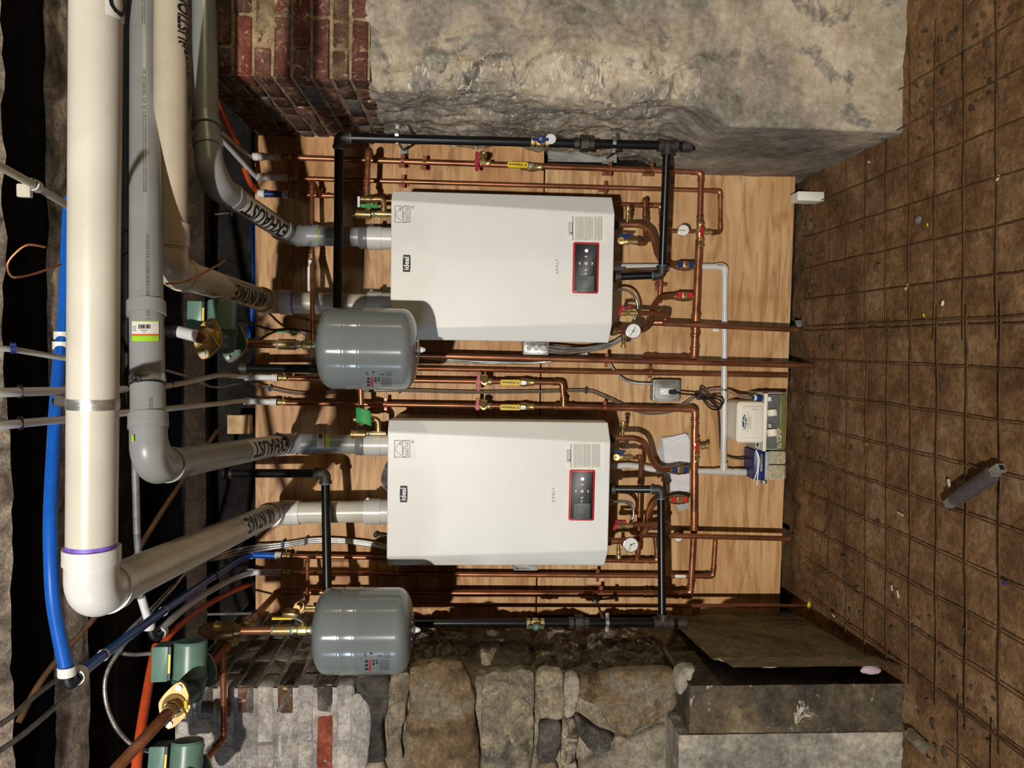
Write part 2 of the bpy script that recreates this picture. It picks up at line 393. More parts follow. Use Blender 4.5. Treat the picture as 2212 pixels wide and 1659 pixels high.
def plain(name, label, cat, path, tpx, m, y=None, R=None, seg=16, group=None, spl=False, parent=None):
    pp = pts3(path, y); r = S(tpx, path[0][2] if len(path[0])==3 else y)/2
    q = spline(pp) if spl else fillet(pp, R or r*2, 7)
    o = B().tube(q, r, seg).obj(name, m, parent)
    return tag(o, label, cat, group) if parent is None else o
def flex(name, label, cat, path, tpx, m='steel', y=None, group=None, pitch=None, parent=None):
    """armoured cable: corrugated tube"""
    pp = spline(pts3(path, y), 14); r = S(tpx, path[0][2] if len(path[0])==3 else y)/2; pitch = pitch or r*1.25
    q=[pp[0]]; 
    L=[0]
    for a,b in zip(pp,pp[1:]): L.append(L[-1]+(b-a).length)
    n=max(4,int(L[-1]/pitch)*2); out=[]; k=0
    for j in range(n+1):
        s=L[-1]*j/n
        while k<len(L)-2 and L[k+1]<s: k+=1
        f=(s-L[k])/max(1e-9,L[k+1]-L[k]); out.append(pp[k].lerp(pp[k+1],min(1,f)))
    o = B().tube(out, [r*(1 if j%2 else .8) for j in range(n+1)], 10).obj(name, m, parent, 70)
    return tag(o, label, cat, group) if parent is None else o
# ------------------------------------------------------------------ lettering
def text_mesh(s, size, bold=0, shear=0, spacing=1.0):
    cu = bpy.data.curves.new('t','FONT'); cu.body = s; cu.size = size; cu.align_x='CENTER'; cu.align_y='CENTER'; cu.offset = bold; cu.shear = shear; cu.space_character = spacing; cu.resolution_u = 3
    o = bpy.data.objects.new('t', cu); COL.objects.link(o); dg = bpy.context.evaluated_depsgraph_get(); me = bpy.data.meshes.new_from_object(o.evaluated_get(dg))
    bpy.data.objects.remove(o); bpy.data.curves.remove(cu); return me
def letters(name, s, c, right, up, size, m, parent, bold=0, shear=0, spacing=1.0, sx=1.0, wrap=None, lift=.0006, th=.0004, fit=None):
    """flat lettering at c, or wrapped round a pipe axis (wrap = radius; c lies on the axis)"""
    me = text_mesh(s, size, bold, shear, spacing); right=right.normalized(); up=(up-right*up.dot(right)).normalized(); nrm=right.cross(up)
    if fit: xs=[v.co.x for v in me.vertices]; sx=fit/(max(xs)-min(xs))
    bm = bmesh.new(); bm.from_mesh(me); bpy.data.meshes.remove(me)
    if wrap:
        ys=[v.co.y for v in bm.verts]; y0,y1=min(ys),max(ys); k=max(3,int((y1-y0)/(wrap*.14)))
        for j in range(1,k): bmesh.ops.bisect_plane(bm, geom=bm.verts[:]+bm.edges[:]+bm.faces[:], plane_co=(0,y0+(y1-y0)*j/k,0), plane_no=(0,1,0))
    for v in bm.verts:
        x,y = v.co.x*sx, v.co.y
        if wrap: a=y/wrap; v.co = c+right*x+(nrm*math.cos(a)+up*math.sin(a))*(wrap+lift)
        else: v.co = c+right*x+up*y+nrm*lift
    me = bpy.data.meshes.new(name); bm.to_mesh(me); bm.free(); me.materials.append(mat(m))
    return link(bpy.data.objects.new(name, me), parent)
def patch(name, c, axis, up, r, L, H, m, parent, lift=.0004, n=10, x0=0):
    """label wrapped on a pipe: L along the axis, H round it"""
    axis=axis.normalized(); up=(up-axis*up.dot(axis)).normalized(); nrm=axis.cross(up)
    b=B().grid(1,n,lambda u,w: c+axis*((u-.5)*L+x0)+(nrm*math.cos((w-.5)*H/r)+up*math.sin((w-.5)*H/r))*(r+lift))
    return b.obj(name, m, parent, fix=False)
def quad(b, pl, x0, y0, x1, y1, lift=.0005, skew=0):
    """pixel rectangle on a plane pl=(point,normal), raised a little"""
    q=[PN(x,y,*pl)+pl[1]*lift for (x,y) in ((x0,y0),(x1,y0),(x1,y1),(x0,y1))]; b.prism(q, pl[1]*.0003); return b

# ================================================================== THE SETTING
def fb(p, sc, o=4): return mn.fractal(V(p)*sc, .9, 2.1, o)
def sstep(a, b, x): t=max(0,min(1,(x-a)/(b-a))); return t*t*(3-2*t)
# floor: trodden dirt, rougher by the walls
def floor_z(x, y):
    edge = max(sstep(2.15,2.75,y), sstep(.62,1.0,abs(x+.12))*.8)
    return fb((x,y,0),2.2)*.004 + fb((x,y,3),11)*.0022*(1+2.2*edge) + fb((x,y,9),34,3)*.0014*(1+2*edge) - .006
fl = B().grid(230,170,lambda u,w: V((-2.2+4.4*u, -.6+3.7*w, floor_z(-2.2+4.4*u,-.6+3.7*w)))).obj('floor','dirt',None,60,fix=False)
struct(fl)['label'] = 'brown trodden dirt floor'
# loose rubble along the walls, too small and many to count
b = B()
for k in range(420):
    if k%3==0: x,y = random.uniform(-1.15,-.75)+random.gauss(0,.06), random.uniform(1.7,2.75)
    elif k%3==1: x,y = random.uniform(-.9,.6), 2.86-abs(random.gauss(0,.22))
    else: x,y = random.uniform(.62,1.1), random.uniform(1.75,2.2)
    r = random.uniform(.003,.011)*(1.5 if random.random()<.12 else 1)
    b.sphere(V((x,y,floor_z(x,y)+r*.25)), r, 6, V((random.uniform(.7,1.3),random.uniform(.7,1.3),random.uniform(.4,.8))))
tag(b.obj('gravel','rubble',None,60), 'loose pebbles and grit strewn along the foot of the walls','gravel',kind='stuff')
# welded wire mesh sheets lying on the dirt
def mesh_sheet(label, xs, y0s, ya, yb, xa, xb, z, sk=.07, jog=()):
    t = thing('wire_mesh', label, 'wire mesh', ((xa+xb)/2,(ya+yb)/2,.004), 'rusty mesh sheets on the floor')
    def wire(p,q,zz):
        n=max(4,int((q-p).length/.06)); pts=[]
        for k in range(n+1):
            c=p.lerp(q,k/n); pts.append(V((c.x+random.gauss(0,.0008),c.y+random.gauss(0,.0008),max(.0035,floor_z(c.x,c.y)+.006)+zz+.003*math.sin(c.x*9+c.y*7)**2)))
        B().tube(pts,.0021,6).obj('wire','rust_wire',t,80)
    for y in y0s: wire(V((xa,y+sk*xa,0)),V((xb,y+sk*xb,0)),z)
    for x in xs: wire(V((x,ya,0)),V((x,yb+sk*x,0)),z+.0035)
mesh_sheet('rusty mesh sheet under the upper boiler side, reaching the concrete footing with the white box', [.79-.12*k for k in range(7)], [2.72-.1215*k for k in range(13)], 1.2, 2.78, .93, .03, 0)
mesh_sheet('rusty mesh sheet below the condensate pump, carrying the dark foam tube', [.085-.126*k for k in range(9)], [2.70-.1215*k for k in range(13)], 1.2, 2.76, .12, -.98, .005)
mesh_sheet('rusty mesh sheet nearest the lower corner of the photo', [-.93-.122*k for k in range(5)], [1.86-.1215*k for k in range(7)], 1.05, 1.9, -.9, -1.5, .003, .05)
# back wall, sooty stone, shows only round the plywood
b = B().grid(90,90,lambda u,w: V((-2.2+4.4*u, 2.94+.02*fb((-2.2+4.4*u,0,2.7*w),5), -.05+2.75*w)))
o = struct(b.obj('wall_back','soot_wall',None,60,fix=False)); o['label']='sooty rough wall behind the plywood'
# plywood backing: two sheets, seams open
ZS = P(1172,600,2.84).z
def sheet(label, x0, x1, z0, z1, m, poly=None):
    q = poly or [(x0,z0),(x1,z0),(x1,z1),(x0,z1)]
    o = B().prism([V((x,2.84,z)) for x,z in q], V((0,.018,0))).obj('plywood_sheet', m, None, 20)
    return tag(o, label, 'plywood', 'plywood backing sheets')
xr_u, xr_l = .768, .677
sheet('upper plywood sheet behind the vent pipes and boiler tops', -1.068, xr_u, ZS+.003, 2.1, 'plywood')
sheet('lower plywood sheet behind the valves and condensate pump', -1.058, xr_l, .045, ZS-.003, 'plywood_lower')
for px in (1.0,-.2,-.9):   # battens between wall and plywood
    struct(B().box(V((px*.6,2.9,1.05)),RT*.03,FR*.035,UP*1.02).obj('trim_1' if px==1.0 else 'trim_2' if px<-.5 else 'trim_3','old_joist'))
# ---------------- right-hand pier: bricks above, parged concrete below, footing block
YF = 2.22
wr = struct(thing('wall_right','masonry pier with red brick above and rough parged concrete below',None,(.76,YF,0)))
def xcR(z): return .665+(.735-.665)*sstep(.50,.66,z)+.02*sstep(.9,1.6,z)
def pierR(u, w):
    z = -.05+1.69*w; xc = xcR(z)+(.0 if z<.5 else .008*fb((0,0,z),4)); rho = .012+.05*sstep(.5,.7,z)
    if u<.5: q=u/.5; x=1.75+(xc+rho-1.75)*q**.6; p=V((x,YF,z)); n=V((0,-1,0))
    elif u<.6: a=(u-.5)/.1*math.pi/2; p=V((xc+rho-rho*math.sin(a),YF+rho-rho*math.cos(a),z)); n=V((-math.sin(a),-math.cos(a),0))
    else: q=(u-.6)/.4; y=YF+rho+(2.97-YF-rho)*q; p=V((xc,y,z)); n=V((-1,0,0))
    lump = sstep(.47,.62,z); a = (p.x*1.3,p.y*1.3,p.z)
    d = lump*(.022*fb(a,4.2)+.009*fb(a,13)+.0035*abs(fb(a,34,3)))+(1-lump)*(.0035*fb(a,3)+.0012*fb(a,24,3))
    k = math.exp(-((u-.56)/.07)**2)          # broken ledges at the corner
    d += lump*k*(.018*abs(fb((p.z,p.y,1),9))-.012)
    d += lump*k*.012*(1-2*abs(mn.noise(V((p.z*17,p.y*9,p.x*9)))))
    d -= .04*sstep(1.605,1.64,z)
    d -= .045*math.exp(-((z-1.53)/.045)**2-((u-.53)/.035)**2)
    d += .035*math.exp(-((z-1.02)/.10)**2-((u-.47)/.05)**2)+.03*math.exp(-((z-.83)/.08)**2-((u-.45)/.06)**2)
    return p+n*d
B().grid(210,230,pierR).obj('concrete_face','concrete',wr,60,fix=False)
def brick_mesh(L, H, W, seed, amp=.0013):
    rnd = random.Random(seed); bm = bmesh.new(); bmesh.ops.create_cube(bm,size=1)
    for v in bm.verts: v.co = V((v.co.x*L,v.co.y*W,v.co.z*H))
    bmesh.ops.bevel(bm,geom=bm.edges[:],offset=.0045,segments=1,affect='EDGES')
    for v in bm.verts: v.co += V((rnd.gauss(0,amp),rnd.gauss(0,amp),rnd.gauss(0,amp)))
    me = bpy.data.meshes.new('brick'); bm.to_mesh(me); bm.free(); me.polygons.foreach_set('use_smooth',[True]*len(me.polygons)); me.set_sharp_from_angle(angle=.9); return me
BR = {}
def brick(c, L, H, W, m, parent, rz=0):
    key=(round(L,3),round(H,3),m,random.randrange(4))
    if key not in BR: me=brick_mesh(L,H,W,hash(key[:2])%99+key[3]*7); me.materials.append(mat(m)); BR[key]=me
    o = bpy.data.objects.new('brick',BR[key]); link(o,parent); o.location = V(c)-parent.location; o.rotation_euler=(random.gauss(0,.006),random.gauss(0,.008),rz+random.gauss(0,.006)); return o
BL, BH, BW, MJ = .172, .047, .083, .010
def brick_pier(parent, xc, sgn, z0, pitch, n, mats, refl, xo, mort, special={}, jd=.0055):
    z1=z0+n*pitch
    # mortar body set back behind the brick faces
    b=B().grid(60,60,lambda u,w: V((xc+sgn*(.005+(xo)*u), YF+jd+.002*fb((u*xo,w*3,0),14), z0+(z1-z0)*w))).grid(60,60,lambda u,w: V((xc+sgn*(jd+.002*fb((u,w*3,7),14)), YF+.006+.72*u, z0+(z1-z0)*w)))
    b.obj('mortar',mort,parent,60)
    for i in range(n):
        z=z0+(i+.5)*pitch; H=pitch-MJ
        first = BL if i%2==0 else BW
        x=xc; L=first; k=0
        while abs(x-xc)<xo:
            j=random.gauss(0,.0022); brick((x+sgn*L/2, YF+BW/2+j, z), L, H, BW, special.get((i,k,'f')) or random.choice(mats), parent)
            x+=sgn*(L+MJ); L=BL; k+=1
        y=YF+(BW+MJ if i%2==0 else BL+MJ)       # after the corner brick (a stretcher on the front shows its end here)
        if i%2: pass
        k=0; L=BL if i%2==0 else BW
        if i%2:  # corner brick runs back into the reveal
            brick((xc+sgn*BW/2, YF+BL/2+.001, z), BL, H, BW, special.get((i,0,'r')) or random.choice(refl), parent, math.pi/2)
        while y<2.92:
            L = random.choice((BL,BW)) if i%3 else BW
            brick((xc+sgn*(BW/2+random.gauss(0,.002)), y+L/2, z), L, H, BW, special.get((i,k,'r')) or random.choice(refl), parent, math.pi/2); y+=L+MJ; k+=1
zR = P(757,100,YF).z-.0557
brick_pier(wr,.757,1,zR,.0557,9,['brick_red','brick_brown','brick_red','brick_bright'],['brick_red','brick_brown','brick_red','brick_grey'],.9,'mortar')
# ---------------- left-hand pier: painted bricks above rubble stone, concrete blocks below
wl = struct(thing('wall_left','masonry pier with white painted brick above rubble stone',None,(-1.05,YF,0)))
zL = P(765,1560,YF).z; XL=-1.044
brick_pier(wl,XL,-1,zL,.0592,9,['brick_painted'],['brick_grey'],.62,'mortar_painted',{(1,1,'f'):'brick_orange',(3,0,'f'):'brick_brown',(5,0,'f'):'brick_red'},.003)
def pierL(u, w):
    z=-.05+(zL+.06)*w; rho=.05; xc=-1.055-.02*sstep(.5,.3,z)
    if u<.5: q=u/.5; p=V((-1.8+(xc-rho+1.8)*q**.6,YF+.022,z)); n=V((0,-1,0))
    elif u<.6: a=(u-.5)/.1*math.pi/2; p=V((xc-rho+rho*math.sin(a),YF+.022+rho-rho*math.cos(a),z)); n=V((math.sin(a),-math.cos(a),0))
    else: q=(u-.6)/.4; p=V((xc-.03*q,YF+.022+rho+(2.97-YF-rho)*q,z)); n=V((1,0,0))
    return p+n*(.012*fb(p,6)+.005*fb(p,20)+.002*fb(p,50,3))
B().grid(170,200,pierL).obj('mortar','mortar_tan',wl,60,fix=False)
def stone(poly, m, bulge=.03, amp=.01, plane='f', sc=9, base=.03, rings=14, name='stone', parent=None, yf=None):
    """rubble stone: outline traced on the face of the pier, with depth and a rough bulged face"""
    yf = yf or YF
    if plane=='f': q=[P(x,y,yf) for x,y in poly]; n=NR
    else: q=[PX(x,y,-1.062) for x,y in poly]; n=RT
    c=sum(q,V())/len(q); dense=[]
    m_=len(q); rnd=random.Random(len(poly)*7+int(poly[0][0]))
    for k in range(m_):
        p0,p1,p2,p3=q[k-1],q[k],q[(k+1)%m_],q[(k+2)%m_]
        for j in range(9):
            t=j/9; dense.append(.5*((2*p1)+(p2-p0)*t+(2*p0-5*p1+4*p2-p3)*t*t+(3*p1-p0-3*p2+p3)*t**3))
    N=len(dense); b=B(); prev=None
    dense=[p+(p-c).normalized()*(fb(p,26,3)*.007+fb(p,9,3)*.006) for p in dense]
    for (f,h) in [(1,-base),(1,0)]+[(1-r/rings,1) for r in range(1,rings)]:
        i=len(b.v)
        for p in dense:
            x=c+(p-c)*f; dome=(1-f**9)
            e=fb(x,sc)*amp+fb(x,sc*3.5,3)*amp*.5+(.5-abs(fb(x,sc*1.7,3)))*amp*.8
            b.v.append(x+n*(-base if h<0 else (.002+bulge*dome+e*(.25+.75*dome))))
        if prev is not None: b.bridge(prev,i,N)
        prev=i
    b.cap(prev,N); return b.obj(name,m,parent or wl,60)
stone([(888,1446),(930,1434),(985,1428),(1008,1447),(1022,1490),(1030,1560),(1036,1660),(1035,1740),(876,1740),(874,1600),(884,1530)],'stone_brown',.010,.013)
stone([(770,1458),(800,1454),(838,1470),(840,1520),(826,1560),(831,1640),(796,1645),(806,1580),(800,1530),(790,1500),(768,1482)],'stone_dark',.012,.006)
stone([(762,1500),(790,1506),(802,1540),(800,1600),(792,1650),(765,1740),(756,1740),(757,1560)],'plaster',.006,.004)
stone([(790,1655),(832,1650),(835,1740),(775,1740)],'stone_pale',.012,.006)
stone([(1048,1462),(1100,1450),(1150,1455),(1153,1540),(1150,1640),(1120,1740),(1048,1740),(1040,1560)],'stone_grey',.008,.013)
stone([(1160,1460),(1214,1456),(1217,1545),(1185,1552),(1161,1545)],'stone_grey',.010,.013)
stone([(1168,1562),(1208,1556),(1212,1600),(1196,1640),(1162,1645)],'stone_dark',.007,.010)
stone([(1158,1658),(1200,1652),(1205,1740),(1150,1740)],'stone_grey',.014,.009)
stone([(1250,1500),(1268,1458),(1370,1448),(1452,1450),(1462,1500),(1456,1530),(1430,1550),(1390,1572),(1350,1585),(1310,1562),(1290,1525)],'stone_brown',.014,.016)
stone([(1246,1548),(1290,1575),(1330,1592),(1312,1640),(1272,1622),(1250,1585)],'stone_dark',.006,.010)
stone([(1336,1604),(1440,1562),(1464,1600),(1460,1740),(1240,1740),(1262,1652)],'stone_pale',.012,.008)
for poly,m in (([(1218,1470),(1246,1462),(1250,1500),(1240,1540),(1220,1548)],'stone_pale'),([(1216,1560),(1240,1556),(1246,1600),(1238,1650),(1214,1640)],'stone_layered'),([(844,1470),(884,1456),(878,1520),(866,1600),(872,1660),(842,1650),(838,1560)],'mortar_tan'),([(1218,1655),(1246,1650),(1238,1740),(1210,1740)],'stone_pale'),([(1320,1592),(1352,1592),(1330,1602),(1318,1640),(1312,1642)],'stone_grey')):
    stone(poly,m,.006,.012)
for poly,m in (([(905,1374),(960,1366),(1008,1378),(1014,1418),(960,1424),(912,1430),(890,1410)],'stone_layered'),
               ([(1018,1372),(1090,1364),(1146,1370),(1150,1420),(1146,1440),(1060,1444),(1024,1430)],'stone_grey'),
               ([(1156,1374),(1200,1366),(1252,1376),(1258,1420),(1250,1445),(1160,1446)],'stone_layered'),
               ([(1262,1376),(1330,1366),(1420,1384),(1440,1430),(1430,1446),(1270,1448)],'stone_layered'),
               ([(770,1392),(830,1384),(880,1386),(896,1420),(880,1444),(800,1448),(768,1430)],'stone_dark')):
    stone(poly,m,.025,.02,'r',12)
# footing of the left pier: smooth parge on the reveal, rubble lip, two concrete blocks
def ptX(px,py,x): return PX(px,py,x)
zf = .50
B().grid(40,60,lambda u,w: V((-.985+.004*fb((u,w,5),6)-.085*u, 2.25+.70*u, -.03+(.545)*w))).obj('parge_face','concrete_smooth',wl,60,fix=False)
b=B()
def lip(u,w):
    z=-.02+.53*w; e=sstep(0,.25,u)
    return V((-.938-.034*(1-u)-.02*(1-e)+.008*fb((z,u,2),14)*(1.2-u), 2.088+.17*(1-u)+.012*fb((z,u,3),16)*(1-u), z))
b.grid(14,80,lip).obj('broken_lip','concrete_pale',wl,60,fix=False)
def blk(x0,x1,y0,z0,z1,m,amp,nm):
    b=B(); 
    for (fn) in (lambda u,w: V((x0+(x1-x0)*u, y0+amp*fb((x0+(x1-x0)*u,z0+(z1-z0)*w,1),7), z0+(z1-z0)*w)),
                 lambda u,w: V((x0+amp*fb((u,w*3,4),7)-(.03*u if m=='concrete_stained' else 0), y0+(.02 if m=='concrete_stained' else .3)*u, z0+(z1-z0)*w)),
                 lambda u,w: V((x0+(x1-x0)*u, y0+.3*w, z1+amp*fb((u,w,9),7)))): b.grid(30,40,fn)
    return b.obj(nm,m,wl,50)
xa=P(1700,1481,2.07).x; xb=P(1700,1585,2.07).x
blk(xa,xb+.002,2.075,-.04,P(1490,1530,2.075).z,'concrete_stained',.003,'concrete_block')
blk(xb,-1.9,2.07,-.04,P(1466,1620,2.07).z,'concrete_pale',.004,'concrete_block')
stone([(1462,1452),(1500,1440),(1490,1462),(1480,1486),(1465,1500)],'concrete_pale',.015,.008,'f',14,.03,yf=2.13)
for px,py,r in ((1880,1447,.022),(1660,1436,.018)):
    c=P(px,py,2.16); b=B().sphere(c,r,18,V((.6,.5,1.5))); b.v=[p+(p-c)*(.55*fb(p,30,4)) for p in b.v]; o=b.obj('insulation_scrap','pink_foam',None,60); tag(o,'torn pink insulation scrap at the '+('bottom' if px>1700 else 'middle')+' of the footing edge','insulation')
# ---------------- ceiling: joists run from pier to pier, sooty boards above
def beam(name, x0, x1, y0, y1, z0, z1, m, amp=.004, sc=6, parent=None, nx=110, kind=True, tilt=0):
    b=B(); prev=None; prof=[]
    k=6
    for i in range(k): prof.append((y0+(y1-y0)*i/k,z0))
    for i in range(k): prof.append((y1,z0+(z1-z0)*i/k))
    for i in range(k): prof.append((y1+(y0-y1)*i/k,z1))
    for i in range(k): prof.append((y0,z1+(z0-z1)*i/k))
    prof=[(y,z+tilt*(1-(y-y0)/(y1-y0))*(1-(z-z0)/(z1-z0))) for y,z in prof]
    N=len(prof)
    for j in range(nx+1):
        x=x0+(x1-x0)*j/nx; i=len(b.v)
        for (y,z) in prof:
            e=fb((x*.7,y*2,z*2),sc)*amp+fb((x*1.0,y*3,z*3),sc*5,3)*amp*.45
            b.v.append(V((x,y+e*(1 if y>(y0+y1)/2 else -1),z+e*(1 if z>(z0+z1)/2 else -1))))
        if prev is None: b.cap(i,N,True)
        else: b.bridge(prev,i,N)
        prev=i
    b.cap(prev,N); o=b.obj(name,m,parent,60); return struct(o) if kind and parent is None else o
cl = struct(B().box(V((0,1.4,2.66)),RT*2.2,FR*1.6,UP*.02).obj('ceiling','soot_shade_boards')); cl['label']='sooty subfloor boards between the joists'
def joist(label,*a,**k):
    o=beam('ceiling_joist',*a,**k,kind=False); tag(o,label,'joist','ceiling joists')
joist('grey weathered joist at the left edge of the photo', -2.1,2.1,1.64,1.815,2.39,2.64,'weathered_beam',amp=.010,tilt=.12)
joist('old brown joist half hidden behind the thick cream pipe', -2.1,2.1,2.02,2.16,2.41,2.64,'soot_shade_boards',amp=.006,tilt=.03)  # its near-black colour also holds the shade of the nearer joist and pipe
lath=beam('lath',-2.1,2.1,2.035,2.165,2.385,2.412,'weathered_beam',amp=.006,kind=False,tilt=.015); lath.parent=[o for o in bpy.data.objects if 'half hidden' in o.get('label','')][0]  # added strip standing in for the joist's lit underside, in paler wood
joist('old brown joist above the grey exhaust pipe', -2.1,2.1,2.42,2.58,2.42,2.64,'shaded_joist')
joist('ledger joist against the back wall above the plywood', -2.1,2.1,2.80,2.86,2.27,2.345,'shaded_joist')
b=B()
for x in (-1.9,-1.68,-1.46,-1.24,-1.02,-.8,-.58,-.36,-.14,.08,.3,.52,.74,.96,1.18,1.4,1.62,1.84):
    bo=B().box(V((x+.1,1.4,2.633)),RT*.106,FR*1.5,UP*.008).obj('board','soot_shade_boards',cl,20)

# ================================================================== BOILERS
YB = 2.53
def boiler(xl, xr, zb, zt, label, lay, side):
    t = thing('wall_boiler', label, 'boiler', ((xl+xr)/2,2.82,zb), 'wall hung boilers')
    # chassis behind the cover
    B().rbox(V(((xl+xr)/2,2.70,(zb+zt)/2)),RT*((xr-xl)/2-.006),UP*((zt-zb)/2-.004),NR*.125,.004).obj('chassis','boiler_chassis',t)
    wt,wb,dt,db = .037,.064,.024,.045
    y1=YB+.075
    r=[V((xl,y1,zb)),V((xr,y1,zb)),V((xr,y1,zt)),V((xl,y1,zt))]; q=[V((p.x,YB,p.z)) for p in r]
    c=[V((xl+wb,YB-db,zb-.002)),V((xr-wb,YB-db,zb-.002)),V((xr-wt,YB-dt,zt+.001)),V((xl+wt,YB-dt,zt+.001))]
    b=B(); b.v=r+q+c
    b.f=[(8,9,10,11),(4,8,11,7),(5,6,10,9),(6,7,11,10),(4,5,9,8),(0,4,7,3),(1,2,6,5),(3,7,6,2),(0,1,5,4),(0,3,2,1)]
    cov=b.obj('front_cover','enamel',t,4)
    bv=cov.modifiers.new('soft','BEVEL'); bv.width=.0035; bv.segments=2; bv.limit_method='ANGLE'; bv.angle_limit=math.radians(3)
    nrm=(c[1]-c[0]).cross(c[3]-c[0]).normalized()
    if nrm.y>0: nrm=-nrm
    pl=(c[0],nrm); up=(c[3]-c[0]); up=(up-RT*up.dot(RT)).normalized()
    at=lambda x,y:PN(x,y,*pl)
    sz=lambda px:S(px,2.49)
    # maker's badge
    (lx,ly)=lay['logo']; ce=at(lx,ly)
    pts=[]
    for k in range(9): a=-1+k/4; pts.append((a*sz(18),-sz(7.4)-sz(.9)*(1-a*a)))
    for k in range(9): a=1-k/4; pts.append((a*sz(18),sz(7.4)+sz(.9)*(1-a*a)))
    bd=B().prism([ce+RT*x+up*z+nrm*.0008 for x,z in pts],nrm*.0008).obj('badge','print_black',t)
    letters('badge_lettering','ideal',ce+nrm*.0018,RT,up,sz(15.5),'print_white',bd,bold=sz(.35),sx=1.0)
    # star label
    (x0,y0,x1,y1_)=lay['star']
    sl=quad(B(),pl,x0,y0,x1,y1_,.0005).obj('star_label','label_white',t)
    w,hh=x1-x0,y1_-y0; fx=lambda a:x0+a*w; fy=lambda a:y0+a*hh
    pr=B()
    def line(p,q,th): 
        d=(q-p); n=d.cross(nrm).normalized()*th/2; pr.prism([p-n,q-n,q+n,p+n],nrm*.0003)
    T=lambda a,b: at(fx(a),fy(b))+nrm*.001
    fr=[(.05,.06),(.76,.06),(.76,.94),(.05,.94)]
    for i in range(4): line(T(*fr[i]),T(*fr[(i+1)%4]),sz(.9))
    line(T(.56,.06),T(.56,.94),sz(.7))
    ar=[(.56-.46*math.sin(math.pi*k/12)**.8, .06+.88*k/12) for k in range(13)]
    for a,b_ in zip(ar,ar[1:]): line(T(*a),T(*b_),sz(.7))
    st=[]
    for k in range(10):
        a=math.pi*2*k/10; rr=.13 if k%2==0 else .055; st.append((.36+rr*math.cos(a)*.85, .22+rr*math.sin(a)))
    for a,b_ in zip(st,st[1:]+st[:1]): line(T(*a),T(*b_),sz(.6))
    pr.obj('star_print','print_black',sl)
    letters('star_script','energy',T(.42,.6),RT,up,sz(8),'print_black',sl,shear=.4,fit=sz(20))
    letters('star_name','ENERGY STAR',T(.66,.5),RT,up,sz(6),'print_black',sl,fit=sz(30))
    sq=B(); 
    for i in range(3):
        for j in range(2): quad(sq,pl,fx(.84+.045*j),fy(.06+.05*i),fx(.875+.045*j),fy(.1+.05*i),.0009)
    sq.obj('fine_print','print_grey',sl)
    # nameplate
    (x0,y0,x1,y1_)=lay['name']; npl=quad(B(),pl,x0,y0,x1,y1_,.0005).obj('nameplate','label_white',t)
    letters('nameplate_lettering','EXALT',at((x0+x1)/2,(y0+y1_)/2-1)+nrm*.001,RT,up,sz(9),'print_grey',npl,spacing=1.35,sx=.95)
    # warning sheet with columns of fine print
    (x0,y0,x1,y1_)=lay['sheet']; sh=quad(B(),pl,x0,y0,x1,y1_,.0005).obj('warning_sheet','label_cream',t)
    w,hh=x1-x0,y1_-y0; fp=B(); rnd=random.Random(3)
    for c0,c1 in ((.12,.15),(.20,.43),(.44,.66),(.68,.90)):
        n=1 if c1-c0<.1 else 9
        for k in range(n):
            xx=x0+w*(c0+(c1-c0)*(k+.2)/n); e=rnd.uniform(0,.12) if k%4==3 else 0
            quad(fp,pl,xx,y0+hh*(.06+e*.8),xx+ (w*.02 if n==1 else .75),y0+hh*(.94-e),.0008)
    fp.obj('fine_print','print_grey',sh)
    wbx=B(); quad(wbx,pl,x0+w*.03,y0+hh*.28,x0+w*.125,y0+hh*.74,.0008); wb_=wbx.obj('warning_panel','print_grey',sh)
    wi=B(); quad(wi,pl,x0+w*.045,y0+hh*.30,x0+w*.11,y0+hh*.72,.0012); wi=wi.obj('warning_panel_face','label_cream',sh)
    letters('warning_lettering','WARNING',at(x0+w*.077,y0+hh*.46)+nrm*.0016,RT,up,sz(3.6),'print_black',sh)
    tr=[at(x0+w*.05,y0+hh*.66),at(x0+w*.105,y0+hh*.70),at(x0+w*.105,y0+hh*.62)]
    B().prism([p+nrm*.0016 for p in tr],nrm*.0002).obj('warning_triangle','print_black',sh)
    # control panel
    (x0,y0,x1,y1_)=lay['panel']; a0,a1=at((x0+x1)/2,y1_),at((x0+x1)/2,y0); w=(a1-a0).length; ctr=at((x0+x1)/2,(y0+y1_)/2)
    hh=(at(x0,(y0+y1_)/2)-at(x1,(y0+y1_)/2)).length
    fr=B().rbox(ctr+nrm*.002,RT*w/2,up*hh/2,nrm*.004,.006).obj('control_frame','red_plastic',t)
    fc=B().rbox(ctr+nrm*.0045,RT*(w/2-sz(3.6)),up*(hh/2-sz(3.6)),nrm*.0022,.003).obj('control_face','dark_plastic',t)
    n2=ctr+nrm*.0072; U=lambda dx,dz: n2+RT*sz(dx)+up*sz(dz)    # dx right, dz up, in photo pixels
    B().rbox(U(-35,-.5),RT*sz(18),up*sz(18),nrm*.0006,.002).obj('display','lcd',fc)
    ic=B()
    def bar(p,q,th): 
        d=q-p; n=d.cross(nrm).normalized()*sz(th)/2; ic.prism([p-n,q-n,q+n,p+n],nrm*.0004)
    def chev(x,z,dx,dz,s=2.6):
        px_,pz=-dz,dx
        bar(U(x+dx*s*.8,z+dz*s*.8),U(x-dx*s*.4+px_*s,z-dz*s*.4+pz*s),1.5); bar(U(x+dx*s*.8,z+dz*s*.8),U(x-dx*s*.4-px_*s,z-dz*s*.4-pz*s),1.5)
    cx=9.5
    chev(cx+14,0,1,0); chev(cx-14,0,-1,0); chev(cx,13,0,1); chev(cx,-13,0,-1)
    for k in range(12):
        a=k*math.pi/6; b2=(k+1)*math.pi/6; bar(U(cx+2.3*math.cos(a),2.3*math.sin(a)),U(cx+2.3*math.cos(b2),2.3*math.sin(b2)),1.9)
